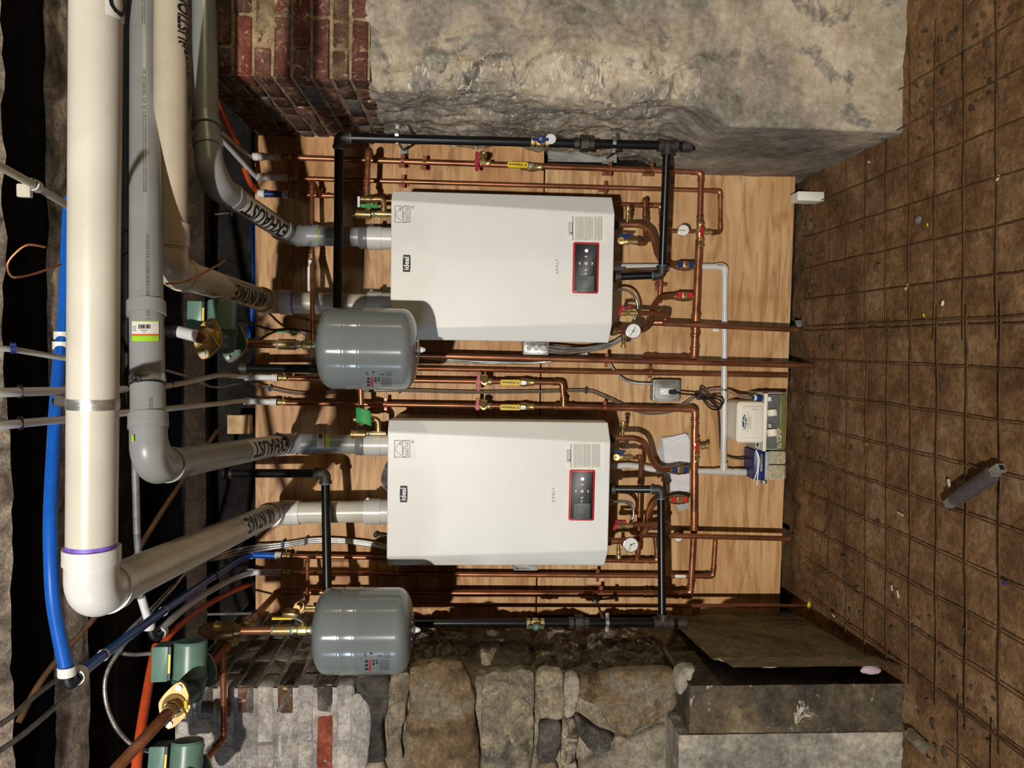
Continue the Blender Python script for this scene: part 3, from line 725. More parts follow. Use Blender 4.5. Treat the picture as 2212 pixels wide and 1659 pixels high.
    bar(U(cx-21.5,0),U(cx-23.5,1.5),2.2); bar(U(cx-20,-1.5),U(cx-22,.5),1.3)
    ic.obj('key_symbols','print_white',fc)
    ic=B(); bar(U(cx-4,13),U(cx-21.5,13),.8); bar(U(cx-21.5,13.3),U(cx-21.5,4),.8); bar(U(cx-4,-13),U(cx-21.5,-13),.8); bar(U(cx-21.5,-13.3),U(cx-21.5,-4),.8)
    ic.obj('key_bracket','print_grey',fc)
    ic=B(); ic.lathe(U(cx+27,-.5),nrm,[(0,sz(3.5)),(.0006,sz(3.5))],20); ic.obj('indicator','led',fc)
    # lcd outline drawing
    ic=B()
    for s_ in (1,): 
        sqr=[(-44,-9),(-26,-9),(-26,10),(-44,10)]
        n2=ctr+nrm*.0080
        for i in range(4): bar(U(*sqr[i]),U(*sqr[(i+1)%4]),.6)
    ic.obj('display_print','dark_plastic',fc)
    return t,pl
boiler(.010,.506,.8185,1.5615,'white wall boiler in the upper half of the photo, shadowed by the round tank',
       dict(logo=(878.5,569),star=(851,443,897,483),name=(1197,552,1210,601),sheet=(1226,464,1310,523),panel=(1237,524,1293,634)),1)
boiler(-.767,-.2645,.814,1.567,'white wall boiler in the lower half of the photo, rag hanging on its top',
       dict(logo=(872,1067),star=(850,949,897,990),name=(1189,1046,1202,1093),sheet=(1222,955,1305,1013),panel=(1229,1015,1284,1124)),0)
# cloth rag tucked over the top of the lower boiler
def rag(u,w):
    py=985+70*u; edge=847-26*math.sin(math.pi*min(1,u*1.05))**.6*(.35+.65*u)
    px=845+(edge-845)*w
    return P(px,py,2.60)+NR*(.05*w*u+.02+.008*math.sin(u*17+w*3)+.004*math.sin(w*21))
b=B().grid(30,14,rag); o=b.obj('rag','rag_cloth',None,60,fix=False); so=o.modifiers.new('s','SOLIDIFY'); so.thickness=.004
tag(o,'grey rag lying on top of the lower boiler beside the exhaust collar','rag')
# ================================================================== EXPANSION TANKS
def tank(pxa, pxb, py, y, r, label, bands, lab):
    top=P(pxa,py,y); bot=P(pxb,py,y); H=(top-bot).z; base=V((top.x,y,bot.z)); 
    t=thing('expansion_tank',label,'tank',base,'grey expansion tanks')
    prof=[(0,.02),(.004,.05)]
    for k in range(7):
        a=math.pi/2*k/6; prof.append((.006+.042*(1-math.cos(a)), .05+(r-.05)*math.sin(a)))
    zb=[(base.z-P(bp,py,y).z)*-1 for bp in bands]
    for z in sorted(zb): prof+=[(z-.006,r),(z-.003,r*1.012),(z+.003,r*1.012),(z+.006,r*.998)]
    for k in range(8):
        a=math.pi/2*k/7; prof.append((H-.045+.043*math.sin(a), .06+(r-.06)*math.cos(a)))
    prof+=[(H-.001,.03)]
    B().lathe(base,UP,prof,64).obj('shell','tank_paint',t,30)
    B().lathe(base+UP*.003,DN,[(0,.011),(.006,.011),(.008,.008),(.014,.008),(.016,.006),(.021,.004)],14).obj('air_valve','white_vinyl',t)
    # printed data label low on the shell
    ax=base; 
    def at(px_,py_):     # point on the cylinder
        d=ray(px_,py_); o=O3; dx,dy=o.x-ax.x,o.y-ax.y; a=d.x**2+d.y**2; bq=2*(dx*d.x+dy*d.y); c=dx*dx+dy*dy-(r*1.002)**2; D=bq*bq-4*a*c
        return o+d*((-bq-math.sqrt(max(0,D)))/(2*a))
    for (nm,m,rects) in lab:
        b=B()
        for (x0,y0,x1,y1) in rects:
            n=6
            b.grid(1,n,lambda u,w:(lambda p:p+V((p.x-ax.x,p.y-ax.y,0)).normalized()*.0003)(at(x0+(x1-x0)*u,y0+(y1-y0)*w)))
        b.obj(nm,m,t,60,fix=False)
    return t,at
lb1=[('label_red','label_red',[(801,815,806,835)]),
     ('label_print','print_black',[(791,803,793,808),(794,806,795.5,811),(804,802.5,809,806),(809,815.5,813.5,819),(809,821,813.5,825),(816,815,820,817.5),(816,819,820.5,822.5),(793,816,799,820.5),(793,823,799,827.5),(793,830,799.5,834)]),
     ('label_fine_print','print_dim',[(824+1.7*k,815+.5*(k%3),824.8+1.7*k,834) for k in range(13)]+[(833+1.9*k,803,834+1.9*k,813) for k in range(8)]+[(820,807,830,811)])]
lb2=[(n,m,[(a-4.5,b+607+max(0,(b-803))*.22,c-4.5,d+607+max(0,(d-803))*.22) for a,b,c,d in r]) for n,m,r in lb1]
tank(690,906,752,2.28,.1235,'round grey tank hanging in front of the upper boiler',(786,754),lb1)
tank(681,895,1362,2.19,.1245,'round grey tank in front of the lower rubble pier',(777,746),lb2)
# ================================================================== VENT PIPES
DW, DG = .0765, .0685
def vent(name, label, path, d, m, R=.07, joints=(), group=None, mats=None, elbow_m=None):
    pp=pts3(path); t=thing(name,label,'vent pipe',min(pp,key=lambda q:q.z),group); r=d/2
    q=fillet(pp,R,12); B().tube(q,r,32).obj('pipe',m,t,50)
    for k in range(1,len(pp)-1):
        a,b,c=pp[k-1],pp[k],pp[k+1]; u=(a-b).normalized(); w=(c-b).normalized(); ang=u.angle(w)
        if ang>math.radians(172): continue
        tl=R/math.tan(ang/2); e=B().tube(fillet([b+u*(tl+.012),b,b+w*(tl+.012)],R,12),r*1.06,32,False)
        for s in (u,w): e.lathe(b+s*tl,s,[(0,r*1.0),(0,r*1.14),(.026,r*1.14),(.026,r*1.0)],32,caps=False)
        e.obj('elbow',elbow_m or m,t,40)
    for j in joints:
        p,dd=nearest(pp,P(*j[1])); kind=j[0]
        if kind=='hub': B().lathe(p-dd*j[2]/2,dd,[(0,r),(0,r*1.15),(j[2],r*1.15),(j[2],r)],32,caps=False).obj('coupling',j[3],t)
        if kind=='ring': B().lathe(p-dd*j[2]/2,dd,[(0,r),(0,r*(j[4] if len(j)>4 else 1.02)),(j[2],r*(j[4] if len(j)>4 else 1.02)),(j[2],r)],32,caps=False).obj(j[5] if len(j)>5 else 'primer_ring',j[3],t)
    return t,pp,r
# cream air pipe: overhead, big elbow, down to the lower boiler
t,pp,r=vent('air_intake_pipe','thick cream air intake pipe overhead with purple primer, elbowing to the lower boiler',
   [(209,-170,1.236),(197.5,1286,1.236),(592,1108,2.655),(850,1104,2.655)],DW,'cream_pvc',.062,
   [('ring',(198,1184,1.236),.016,'purple_primer',1.012),('ring',(637,1104,2.655),.012,'purple_primer',1.02),('hub',(622,1104,2.655),.045,'white_pvc')],elbow_m='white_pvc')
def vent_label(t,seg,pa,pb,r,H,word,size,bgm='label_white'):
    a_,_=nearest(seg,P(*pa)); b_,_=nearest(seg,P(*pb)); c=(a_+b_)/2; axis=(a_-b_).normalized(); L=(a_-b_).length
    # turn the label so that its middle faces the camera
    view=(O3-c).normalized(); view=(view-axis*view.dot(axis)).normalized(); u2=view.cross(axis).normalized()
    lab=patch('pipe_label',c,axis,u2,r,L,H,bgm,t,.0006,14); letters('pipe_lettering',word,c,axis,u2,size,'print_black',lab,bold=size*.03,wrap=r,lift=.0012,fit=L*.92)
vent_label(t,pp[1:3],(466,1166,2.1),(548,1128,2.5),r,.072,'AIR INTAKE',.064)
vv=Matrix.Rotation(math.radians(80),3,'X')@UP; c=nearest(pp,P(207,-60,1.236))[0]; lab=patch('pipe_label',c,RT,vv,r,.15,.05,'label_white',t,.0006,10,x0=0); letters('pipe_lettering','COMB',c,RT,vv,.05,'print_black',lab,bold=.001,wrap=r,lift=.0012,fit=.14)
# strap that hangs the cream pipe from the joist
s=thing('pipe_strap','steel strap round the thick cream pipe with a screw','strap',P(200,872,1.236))
c,dd=nearest(pp,P(200,872,1.236)); B().lathe(c-dd*.0085,dd,[(0,r*1.0),(0,r*1.03),(.017,r*1.03),(.017,r*1.0)],32,caps=False).obj('band','steel',s)
pth=[c+UP*r*1.01+FR*.012, c+UP*(r+.05)+FR*.05, c+UP*(r+.12)+FR*.30]
b=B(); b.prism([pth[0]-dd*.0085,pth[1]-dd*.0085,pth[2]-dd*.0085,pth[2]+dd*.0085,pth[1]+dd*.0085,pth[0]+dd*.0085],V((0,-.0015,.001))).obj('tail','steel',s)
B().lathe(P(121,866,1.30),NR,[(0,.006),(.003,.006),(.005,.003)],12).obj('screw','chrome',s)
# grey exhaust of the lower boiler
t,pp,r=vent('exhaust_pipe','grey exhaust pipe overhead with printed side, elbowing to the lower boiler',
   [(310,-190,2.16),(316,650,1.66),(322,1012,1.55),(618,958,2.66),(850,960,2.66)],DG,'grey_pp',.072,
   [('hub',(334,912,1.555),.010,'grey_pp'),('hub',(318,668,1.655),.03,'grey_pp'),('hub',(664,959,2.66),.03,'grey_pp_dark'),('ring',(640,958,2.66),.006,'seal_white',1.17,'seal')])
vent_label(t,pp[2:4],(482,984,2.15),(588,964,2.56),r,.06,'EXHAUST',.066); pp2x=pp
b_lab=B()
def onpipe(pp_,r_,px,py):        # point of a photo ray on the near side of a pipe
    q,dd=nearest(pp_,P(px,py,1.62)); v=(O3-q); v=(v-dd*v.dot(dd)).normalized()
    return q,dd,v
def cyl_hit(a,d,r,px,py):
    rd=ray(px,py); o=O3-a; rp=rd-d*rd.dot(d); op=o-d*o.dot(d); A=rp.dot(rp); Bq=2*rp.dot(op); Cq=op.dot(op)-r*r; D=max(0,Bq*Bq-4*A*Cq)
    return O3+rd*((-Bq-math.sqrt(D))/(2*A))
def cyl_rects(name,m,t,a,d,r,rects,lift=.0008):
    b=B()
    for (x0,y0,x1,y1) in rects: b.grid(6,12,lambda u,w: cyl_hit(a,d,r+lift,x0+(x1-x0)*u,y0+(y1-y0)*w))
    return b.obj(name,m,t,60,fix=False)
a0=pp[1]; d0=(pp[2]-pp[1]).normalized(); a1=pp[0]; d1=(pp[1]-pp[0]).normalized()
lb=cyl_rects('barcode_label','label_white',t,a0,d0,r,[(285,695,343,721)])
cyl_rects('barcode_label_band','label_orange',lb,a0,d0,r,[(285,721,343,725)]); cyl_rects('barcode_label_foot','label_lime',lb,a0,d0,r,[(285,725.5,343,737),(285,693.5,343,695.5)])
rnd=random.Random(5); rc=[]; x=299
while x<325: w_=rnd.choice((.6,1,1.6)); rc.append((x,701,x+w_,710)); x+=w_+rnd.choice((.7,1.2))
cyl_rects('barcode','print_black',lb,a0,d0,r,rc,.0014); cyl_rects('label_fine_print','print_grey',lb,a0,d0,r,[(286,704+2.5*k,294,705+2.5*k) for k in range(5)]+[(303,713,318,714.5),(308,717,315,718)],.0014)
rc=[]
for (ya,yb,xc,aa) in ((148,410,311.5,1),(505,690,319,1),(0,52,310,1),(858,905,326,0)):
    y=ya
    while y<yb:
        h_=rnd.choice((2,3,4.5)); 
        xx=xc+(y-ya)*.006
        for k in (0,1): rc.append((xx-4.2+4.4*k+rnd.uniform(-.4,.4),y,xx-4.2+4.4*k+rnd.uniform(2.2,3.2),y+h_))
        y+=h_+rnd.choice((1,1.4,2.2,4 if rnd.random()<.2 else 1.2))
cyl_rects('pipe_print','print_grey',t,a1,d1,r,[q for q in rc if q[1]<640])['kind']='stuff'; cyl_rects('pipe_print','print_grey',t,a0,d0,r,[q for q in rc if q[1]>=650])['kind']='stuff'
cyl_rects('fitting_tag','label_lime',t,a0,d0,r*1.14,[(284.5,940,289,954)],.0016)
s=thing('hose_clamp','bright steel worm clamp on the grey exhaust pipe','clamp',P(320,818,1.6))
c,dd=nearest(pp,P(320,818,1.6)); B().lathe(c-dd*.008,dd,[(0,r),(0,r*1.05),(.016,r*1.05),(.016,r)],32,caps=False).obj('band','steel',s)
v=(O3-c).normalized(); B().rbox(c+(v+UP*.5).normalized()*r*1.1,(UP-v*.5).normalized()*.009,dd*.006,(v+UP*.5).normalized()*.004,.002).obj('screw_housing','chrome',s); B().lathe(c+dd*.009,dd,[(0,r),(0,r*1.035),(.004,r*1.035),(.004,r)],32,caps=False).obj('rubber_lining','black_rubber',s)
# tan combustion air pipe of the upper boiler
t,pp,r=vent('combustion_air_pipe','tan combustion air pipe behind the grey one, elbowing to the upper boiler',
   [(369,-190,1.9),(368,585,1.86),(580,652,2.655),(850,660,2.655)],DW,'tan_pvc',.058,
   [('hub',(372,505,1.862),.05,'tan_pvc'),('ring',(634,654,2.655),.008,'purple_primer',1.02),('hub',(620,653,2.655),.042,'white_pvc')])
vent_label(t,pp[1:3],(456,611,2.2),(546,641,2.52),r,.072,'AIR INTAKE',.068,'tan_pvc')
c=nearest(pp,P(369,80,1.9))[0]; lab=letters('pipe_lettering','COMBUSTION AIR',c+RT*.02,RT,(Matrix.Rotation(math.radians(74),3,'X')@UP),.05,'print_black',t,bold=.001,sx=.62,wrap=r,lift=.001)
# grey exhaust of the upper boiler
t,pp,r=vent('exhaust_pipe','short grey exhaust pipe by the brick pier, elbowing to the upper boiler',
   [(441,-190,2.32),(444,250,2.13),(456,396,2.05),(628,508,2.66),(850,514,2.66)],DG,'grey_pp',.085,
   [('hub',(447,268,2.11),.012,'grey_pp'),('hub',(646,510,2.66),.024,'grey_pp_dark')])
vent_label(t,pp[2:4],(498,420,2.2),(592,485,2.56),r,.062,'EXHAUST',.066); ppx=pp
c=nearest(pp,P(440,0,2.3))[0]; lab=patch('pipe_label',c,RT,UP,r,.20,.05,'label_white',t,.0006,10,x0=.07); vv=Matrix.Rotation(math.radians(62),3,'X')@UP
bpy.data.objects.remove(lab); lab=patch('pipe_label',c,RT,vv,r,.22,.045,'label_white',t,.0006,10,x0=.06); letters('pipe_lettering','EXHAUST',c+RT*.06,RT,vv,.055,'print_black',lab,bold=.001,sx=.7,wrap=r,lift=.0012)
cyl_rects('fitting_tag','label_white',t,pp[1],(pp[2]-pp[1]).normalized(),r*1.06,[(416.5,283,421,291)],.0016); cyl_rects('fitting_tag','label_lime',t,pp[1],(pp[2]-pp[1]).normalized(),r*1.06,[(416.5,293,421,304)],.0016)
# collars on top of the boilers and the printed bands below the elbows
for (py,m,dd,hi,lab) in ((514,'grey',DG,0,'white collar clamping the grey exhaust on the upper boiler'),(658,'white',DW,0,'white collar clamping the air intake on the upper boiler'),
                    (960,'grey',DG,0,'white collar clamping the grey exhaust on the lower boiler'),(1105,'white',DW,0,'white collar clamping the air intake on the lower boiler')):
    s=thing('vent_collar',lab,'collar',P(846,py,2.66)); r=dd/2; top=P(795 if py<700 else 788,py,2.66); L=(top-P(848,py,2.66)).z; L2=L*.58
    B().lathe(top,DN,[(0,r*1.0),(0,r*1.20),(L2,r*1.20),(L2,r*1.13),(L,r*1.13),(L,r)],32,caps=False).obj('sleeve','white_pvc',s)
    if m=='grey': B().lathe(top+UP*.03,DN,[(0,r*1.0),(0,r*1.1),(.005,r*1.16),(.012,r*1.1),(.016,r*1.16),(.028,r*1.1),(.03,r)],32,caps=False).obj('gasket','grey_pp_dark',s)
    B().box(top+RT*r*1.2+NR*.012+DN*.014,RT*.006,NR*.005,UP*.007).obj('clip','dark_plastic',s)
    B().box(top+RT*(r*1.2+.004)+NR*.014+DN*.012,RT*.003,NR*.004,UP*.003).obj('screw','chrome',s)
cyl_rects('barcode_label','label_white',t,ppx[3],(ppx[4]-ppx[3]).normalized(),DG/2,[(660,500,671,532),(671.5,493,680,532)],.0012)
cyl_rects('barcode_label_foot','label_lime',t,ppx[3],(ppx[4]-ppx[3]).normalized(),DG/2,[(680.5,491,690,532),(657,491,660,532)],.0012)
t2=[o for o in bpy.data.objects if o.name=='exhaust_pipe'][0]
cyl_rects('barcode_label','label_white',t2,pp2x[3],(pp2x[4]-pp2x[3]).normalized(),DG/2,[(685,937,700,968)],.0012); cyl_rects('barcode_label_band','label_orange',t2,pp2x[3],(pp2x[4]-pp2x[3]).normalized(),DG/2,[(700.5,937,703.5,968)],.0012); cyl_rects('barcode_label_foot','label_lime',t2,pp2x[3],(pp2x[4]-pp2x[3]).normalized(),DG/2,[(704,937,712,968)],.0012)
cyl_rects('barcode','print_black',t2,pp2x[3],(pp2x[4]-pp2x[3]).normalized(),DG/2,[(688,938+1.3*k,697,938.7+1.3*k) for k in range(7)],.0018)
# rubber coupling with steel bands on the lower exhaust diagonal
s=thing('rubber_coupling','black rubber coupling clamp across the lower exhaust label','clamp',P(585,965,2.55)); pp2=pts3([(322,1012,1.55),(618,958,2.66)]); c,dd=nearest(pp2,P(583,966,2.55)); r=DG/2
B().lathe(c-dd*.018,dd,[(0,r),(0,r*1.1),(.036,r*1.1),(.036,r)],28,caps=False).obj('sleeve','black_rubber',s); B().box(c+RT*r*1.15+NR*.01,RT*.005,NR*.006,dd*.014).obj('lug','steel',s); B().box(c+LF*r*1.12+NR*.01,RT*.005,NR*.006,dd*.014).obj('lug','steel',s)
# ================================================================== BLACK GAS PIPE
def iron_ring(b,p,d,r,L=.02): b.lathe(p,d,[(0,r),(0,r*1.28),(L*.3,r*1.32),(L,r*1.32),(L,r*1.1)],16,caps=False)
def iron_elbow(t,a,b_,c,r,R=None):
    u=(a-b_).normalized(); w=(c-b_).normalized(); R=R or r*1.7; tl=r*2.0; e=B().tube(fillet([b_+u*tl,b_,b_+w*tl],R,8),r*1.22,18,False)
    for s in (u,w): e.lathe(b_+s*tl*.8,s,[(0,r*1.2),(0,r*1.42),(r*.8,r*1.42),(r*.8,r*1.02)],18,caps=False)
    e.obj('elbow','malleable_iron',t)
    for s in (u,w): B().lathe(b_+s*(tl*.8+r*.8),s,[(0,r*1.03),(0,r*1.12),(r*.22,r*1.06),(r*.22,r)],16,caps=False).obj('thread_seal','thread_tape',t)
def gas(label, path, tpx, y, corners):
    pp=pts3(path,y); r=S(tpx,y if y else path[0][2])/2; t=thing('gas_pipe',label,'gas pipe',min(pp,key=lambda q:q.z),'black gas pipes'); B().tube(fillet(pp,r*1.6,6),r,20).obj('pipe','black_pipe',t)
    for k in corners: iron_elbow(t,pp[k-1],pp[k],pp[k+1],r)
    return t,pp,r
def iron_tee(t,p,main,side,r,cap=True):
    e=B(); e.tube([p-main*r*2,p+main*r*2],r*1.25,18,False)
    for s in (main,-main,side): e.lathe(p+s*r*1.4,s,[(0,r*1.2),(0,r*1.42),(r*.85,r*1.42),(r*.85,r)],18,caps=False)
    e.tube([p,p+side*r*2],r*1.22,18,False); e.obj('tee','malleable_iron',t)
    if cap:
        B().tube([p+main*r*2,p+main*r*4],r*.98,16).obj('nipple','black_pipe',t)
        B().lathe(p+main*r*3.2,main,[(0,r),(0,r*1.4),(r*.6,r*1.45),(r*2.1,r*1.4),(r*2.4,r*1.1)],18).obj('cap','malleable_iron',t)
# right: down from the ceiling behind the tank, across, down beside the pier
t,pp,r=gas('black gas pipe crossing above the upper boiler and down beside the concrete pier',[(515,795,2.60),(727,797,2.56),(733,297,2.52),(1500,316,2.52)],18.5,None,(1,2))
B().lathe(P(516,795,2.60),DN,[(0,.016),(0,.022),(.03,.022),(.03,.014)],18).obj('coupling','malleable_iron',t)
p,d=nearest(pp,P(1442,315,2.52)); iron_tee(t,p,d,LF,r)
u,_=nearest(pp,P(1262,310,2.52)); 
def union(t,u,r): B().lathe(u-UP*r*2.2,UP,[(0,r),(0,r*1.35),(r*.9,r*1.35),(r*.9,r*1.15),(r*1.4,r*1.15)],8).lathe(u-UP*r*.9,UP,[(0,r*1.2),(0,r*1.95),(r*1.8,r*1.95),(r*1.8,r*1.2)],8).lathe(u+UP*r*1.2,UP,[(0,r*1.2),(0,r*1.35),(r*1.1,r*1.35),(r*1.1,r)],8).obj('union','malleable_iron',t,30)
union(t,u,r)
def gas_branch(label,a,b_,c,r,lab):
    t=thing('gas_pipe',label,'gas pipe',c,'black gas pipes'); B().tube(fillet([a,b_,c],r*1.6,6),r*.9,18).obj('pipe','black_pipe',t); iron_elbow(t,a,b_,c,r*.9)
    B().lathe(c+(b_-c).normalized()*0,(b_-c).normalized(),[(0,r*.8),(0,r*1.35),(.03,r*1.35),(.03,r*.9)],16).obj('coupling','malleable_iron',t); return t
tp=P(1440,333,2.52); el=P(1430,594,2.58); bo=P(1322,598,2.60)
gas_branch('black gas branch from the upper pier tee into the upper boiler',V((tp.x,2.52,tp.z)),el,bo,r,'')
def gas_valve(label,px,py,y,lever,hm,tagm=None):
    c=P(px,py,y); r=.0145; t=thing('gas_valve',label,'valve',c); 
    B().lathe(c-UP*.030,UP,[(0,r),(0,r*1.35),(.012,r*1.35),(.012,r*1.1),(.018,r*1.3),(.03,r*1.5),(.042,r*1.3),(.048,r*1.1),(.048,r*1.35),(.06,r*1.35),(.06,r)],8).obj('body','brass',t,30)
    B().lathe(c+NR*r*1.3,NR,[(0,.007),(.008,.007),(.008,.010),(.012,.010)],12).obj('stem','chrome',t)
    b=B().rbox(c+NR*(r*1.3+.010),UP*.027,RT*.0055,NR*.003,.004); b.lathe(c+NR*(r*1.3+.006),NR,[(0,.013),(.008,.013)],16); b.obj('lever',hm,t)
    B().lathe(c+NR*(r*1.3+.013),NR,[(0,.006),(.003,.006)],10).obj('nut','steel',t)
    if tagm: B().lathe(c+DN*.034+NR*.028+RT*.002,V((.15,-1,.1)),[(0,.0175),(.0012,.0175)],20).obj('paper_tag','paper',t)
gas_valve('brass gas valve with blue lever and paper tag by the concrete pier',1166,306,2.52,0,'blue_navy',1)
# left: down, elbow, across above the lower boiler, behind the tank, down
t,pp,r=gas('black gas pipe elbowing above the lower boiler and down past the rubble pier',[(492,1022,2.62),(703,1023,2.58),(708,1345,2.48),(1478,1345,2.48)],18.5,None,(1,2))
B().lathe(P(492,1022,2.62)+UP*.012,DN,[(0,.016),(0,.022),(.03,.022),(.03,.014)],18).obj('coupling','malleable_iron',t)
p,d=nearest(pp,P(1432,1345,2.48)); iron_tee(t,p,d,RT,r); u,_=nearest(pp,P(1250,1345,2.48)); union(t,u,r)
tp=P(1430,1326,2.48); el=P(1428,1057,2.55); bo=P(1312,1056,2.60); gas_branch('black gas branch in front of the papers into the lower boiler',V((tp.x,2.48,tp.z)),el,bo,r,'')
gas_valve('brass gas valve with dark lever by the rubble pier',1156,1347,2.48,0,'green_dark')
# rod hangers
def hanger(label,clamp,ya,plate,yb,ext=.028):
    c=P(*clamp,ya); p=P(*plate,yb); t=thing('rod_hanger',label,'hanger',p,'rod hangers for the gas pipe'); r=S(18.5,2.52)/2
    b=B(); b.lathe(c-UP*.006,UP,[(0,r*1.0),(0,r*1.16),(.012,r*1.16),(.012,r)],20,caps=False); 
    for s in (1,-1): b.box(c+RT*s*(r+.009),RT*.009,NR*.004,UP*.006); b.lathe(c+RT*s*(r+.012)+NR*.004,NR,[(0,.004),(.003,.004)],8)
    b.obj('ring','steel',t)
    end=c+LF*(r+.006)+FR*.01
    B().tube([end,p+NR*.01],.0045,10).obj('rod','zinc',t)
    B().box(p,RT*.022,FR*.003,UP*.014).obj('plate','zinc',t); B().lathe(p+NR*.003,NR,[(0,.008),(.012,.008)],6).obj('nut','steel',t)
hanger('rod hanger holding the black pipe at the brick end',(858,291),2.52,(872,326),2.83)
hanger('rod hanger holding the black pipe by the grey metal plate',(1326,309),2.52,(1309,342),2.83)
hanger('rod hanger holding the black pipe on the rubble pier',(1311,1344),2.48,(1287,1296),2.83)

# ================================================================== COPPER, PEX, VALVES
YC = 2.775
def pex(label, a, b_, m, y=YC, t=13, ring='seal_white', group='pex stubs at the plywood top'):
    p,q=P(*a,y),P(*b_,y); d=(q-p).normalized(); r=S(t,y)/2; o=thing('pex_stub',label,'pex pipe',q,group)
    B().tube([p,q],r,16).obj('pipe',m,o)
    for c,s in ((p,d),(q,-d)): B().lathe(c-s*.004,s,[(0,r),(0,r*1.22),(.022,r*1.25),(.024,r)],16,caps=False).obj('expansion_ring',ring,o)
    c=q+d*.008; L=.03; B().lathe(c,d,[(0,r*.9),(0,r*1.05),(.010,r*1.05),(.010,r*.8),(.016,r*.8),(.016,r*1.02),(.022,r*1.12),(.028,r*1.02),(L,r*.95),(L,r*.7)],16).obj('adapter','brass',o); return o
def lever_valve(label, c, axis, r, hm, L, out=NR, side=None, off=.004, back=True, word=None, wm='print_black', group=None, bodym='brass'):
    """inline ball valve: hex ends, ball body, stem, sleeved lever lying along the pipe"""
    axis=axis.normalized(); t=thing('ball_valve',label,'valve',c,group)
    B().lathe(c-axis*r*4.2,axis,[(0,r*.9),(0,r*1.25),(r*.5,r*1.38),(r*.9,r*1.25),(r*1.6,r*1.2),(r*1.7,r*1.45),(r*2.6,r*1.45),(r*3.4,r*1.75),(r*5,r*1.75),(r*5.8,r*1.45),(r*6.7,r*1.45),(r*6.8,r*1.2),(r*7.5,r*1.25),(r*7.9,r*1.38),(r*8.4,r*1.25),(r*8.4,r*.9)],16).obj('body',bodym,t,30)
    B().lathe(c+out*r*1.5,out,[(0,r*.9),(r*.8,r*.9),(r*.8,r*.7),(r*1.2,r*.7)],12).obj('stem',bodym,t)
    B().lathe(c+out*r*2.7,out,[(0,r*.85),(r*.5,r*.85)],6).obj('nut','steel',t)
    s=-1 if back else 1
    w=axis.cross(out).normalized(); e=c+out*(r*2.6); 
    B().rbox(e+axis*s*L*.22,axis*(L*.3),w*r*.85,out*.0012,r*.5).obj('lever','steel',t)
    hd=B().rbox(e+axis*s*(L*.62)+out*.003,axis*(L*.46),w*r*1.15,out*.0035,r*.7).obj('lever_sleeve',hm,t)
    if word: letters('sleeve_print',word,e+axis*s*(L*.62)+out*.0066,axis*s,out.cross(axis*s),r*1.3,wm,hd,bold=.0003,lift=.0003)
    return t
def drain_valve(label, c, axis, r, out=RT, group='red lever drain valves'):
    """boiler drain on a tee: side body, hose end, small red lever"""
    t=thing('drain_valve',label,'valve',c,group)
    B().lathe(c-axis*r*3.2,axis,[(0,r),(0,r*1.25),(r*.5,r*1.4),(r,r*1.25),(r*5.4,r*1.25),(r*5.9,r*1.4),(r*6.4,r*1.25),(r*6.4,r)],16,caps=False).obj('tee_body','brass',t,30)
    h=c+NR*r*1.2; B().lathe(h,NR,[(0,r*.9),(r*1.1,r*.9),(r*1.1,r*1.15),(r*2.4,r*1.15)],12).obj('neck','brass',t,30)
    e=h+NR*r*2.4+out*r*.3; B().lathe(e,(NR*.7+out*.9).normalized(),[(0,r*1.0),(r*1.2,r*1.0),(r*1.2,r*1.5),(r*1.5,r*1.55),(r*2.6,r*1.5),(r*2.6,r*1.15),(r*2.2,r*1.0)],16).obj('hose_end','brass',t,30)
    lv=h+NR*r*1.6-axis*r*2.3; B().rbox(lv,RT*r*3.6,axis*r*.7,NR*r*.4,r*.5).lathe(lv+NR*r*.2,NR,[(0,r*1.1),(r*.7,r*1.1)],12).obj('lever','red_lever',t)
    B().lathe(lv+axis*r*.3,axis,[(0,r*.55),(r*2.0,r*.55)],8).obj('lever_nut','steel',t); return t
def iso_valve(label, c, axis, r, hm):
    """isolation flange valve with a two lobed coloured handle"""
    t=thing('isolation_valve',label,'valve',c,'coloured isolation valves')
    B().lathe(c-axis*r*3.3,axis,[(0,r*.8),(0,r*1.2),(r*.8,r*1.2),(r*1.2,r*1.5),(r*2.2,r*1.55),(r*3.3,r*1.8),(r*4.5,r*1.55),(r*5.6,r*1.5),(r*6,r*1.15),(r*6.8,r*1.15),(r*6.8,r*.8)],16).obj('body','bronze',t,30)
    e=c+NR*r*1.75+RT*r*.35; w=axis.cross(NR).normalized()
    for s in (-1,1): B().rbox(e+axis*s*r*1.75,axis*r*.8,w*r*.98,NR*r*.55,r*.35).obj('handle_lobe',hm,t)
    B().rbox(e+NR*r*.1,axis*r*.95,w*r*.9,NR*r*.5,r*.15).obj('handle_plate','brass',t); B().lathe(e+NR*r*.6,NR,[(0,r*.6),(r*.25,r*.55),(r*.25,r*.3),(r*.1,r*.2)],14).obj('nut','bronze',t); return t
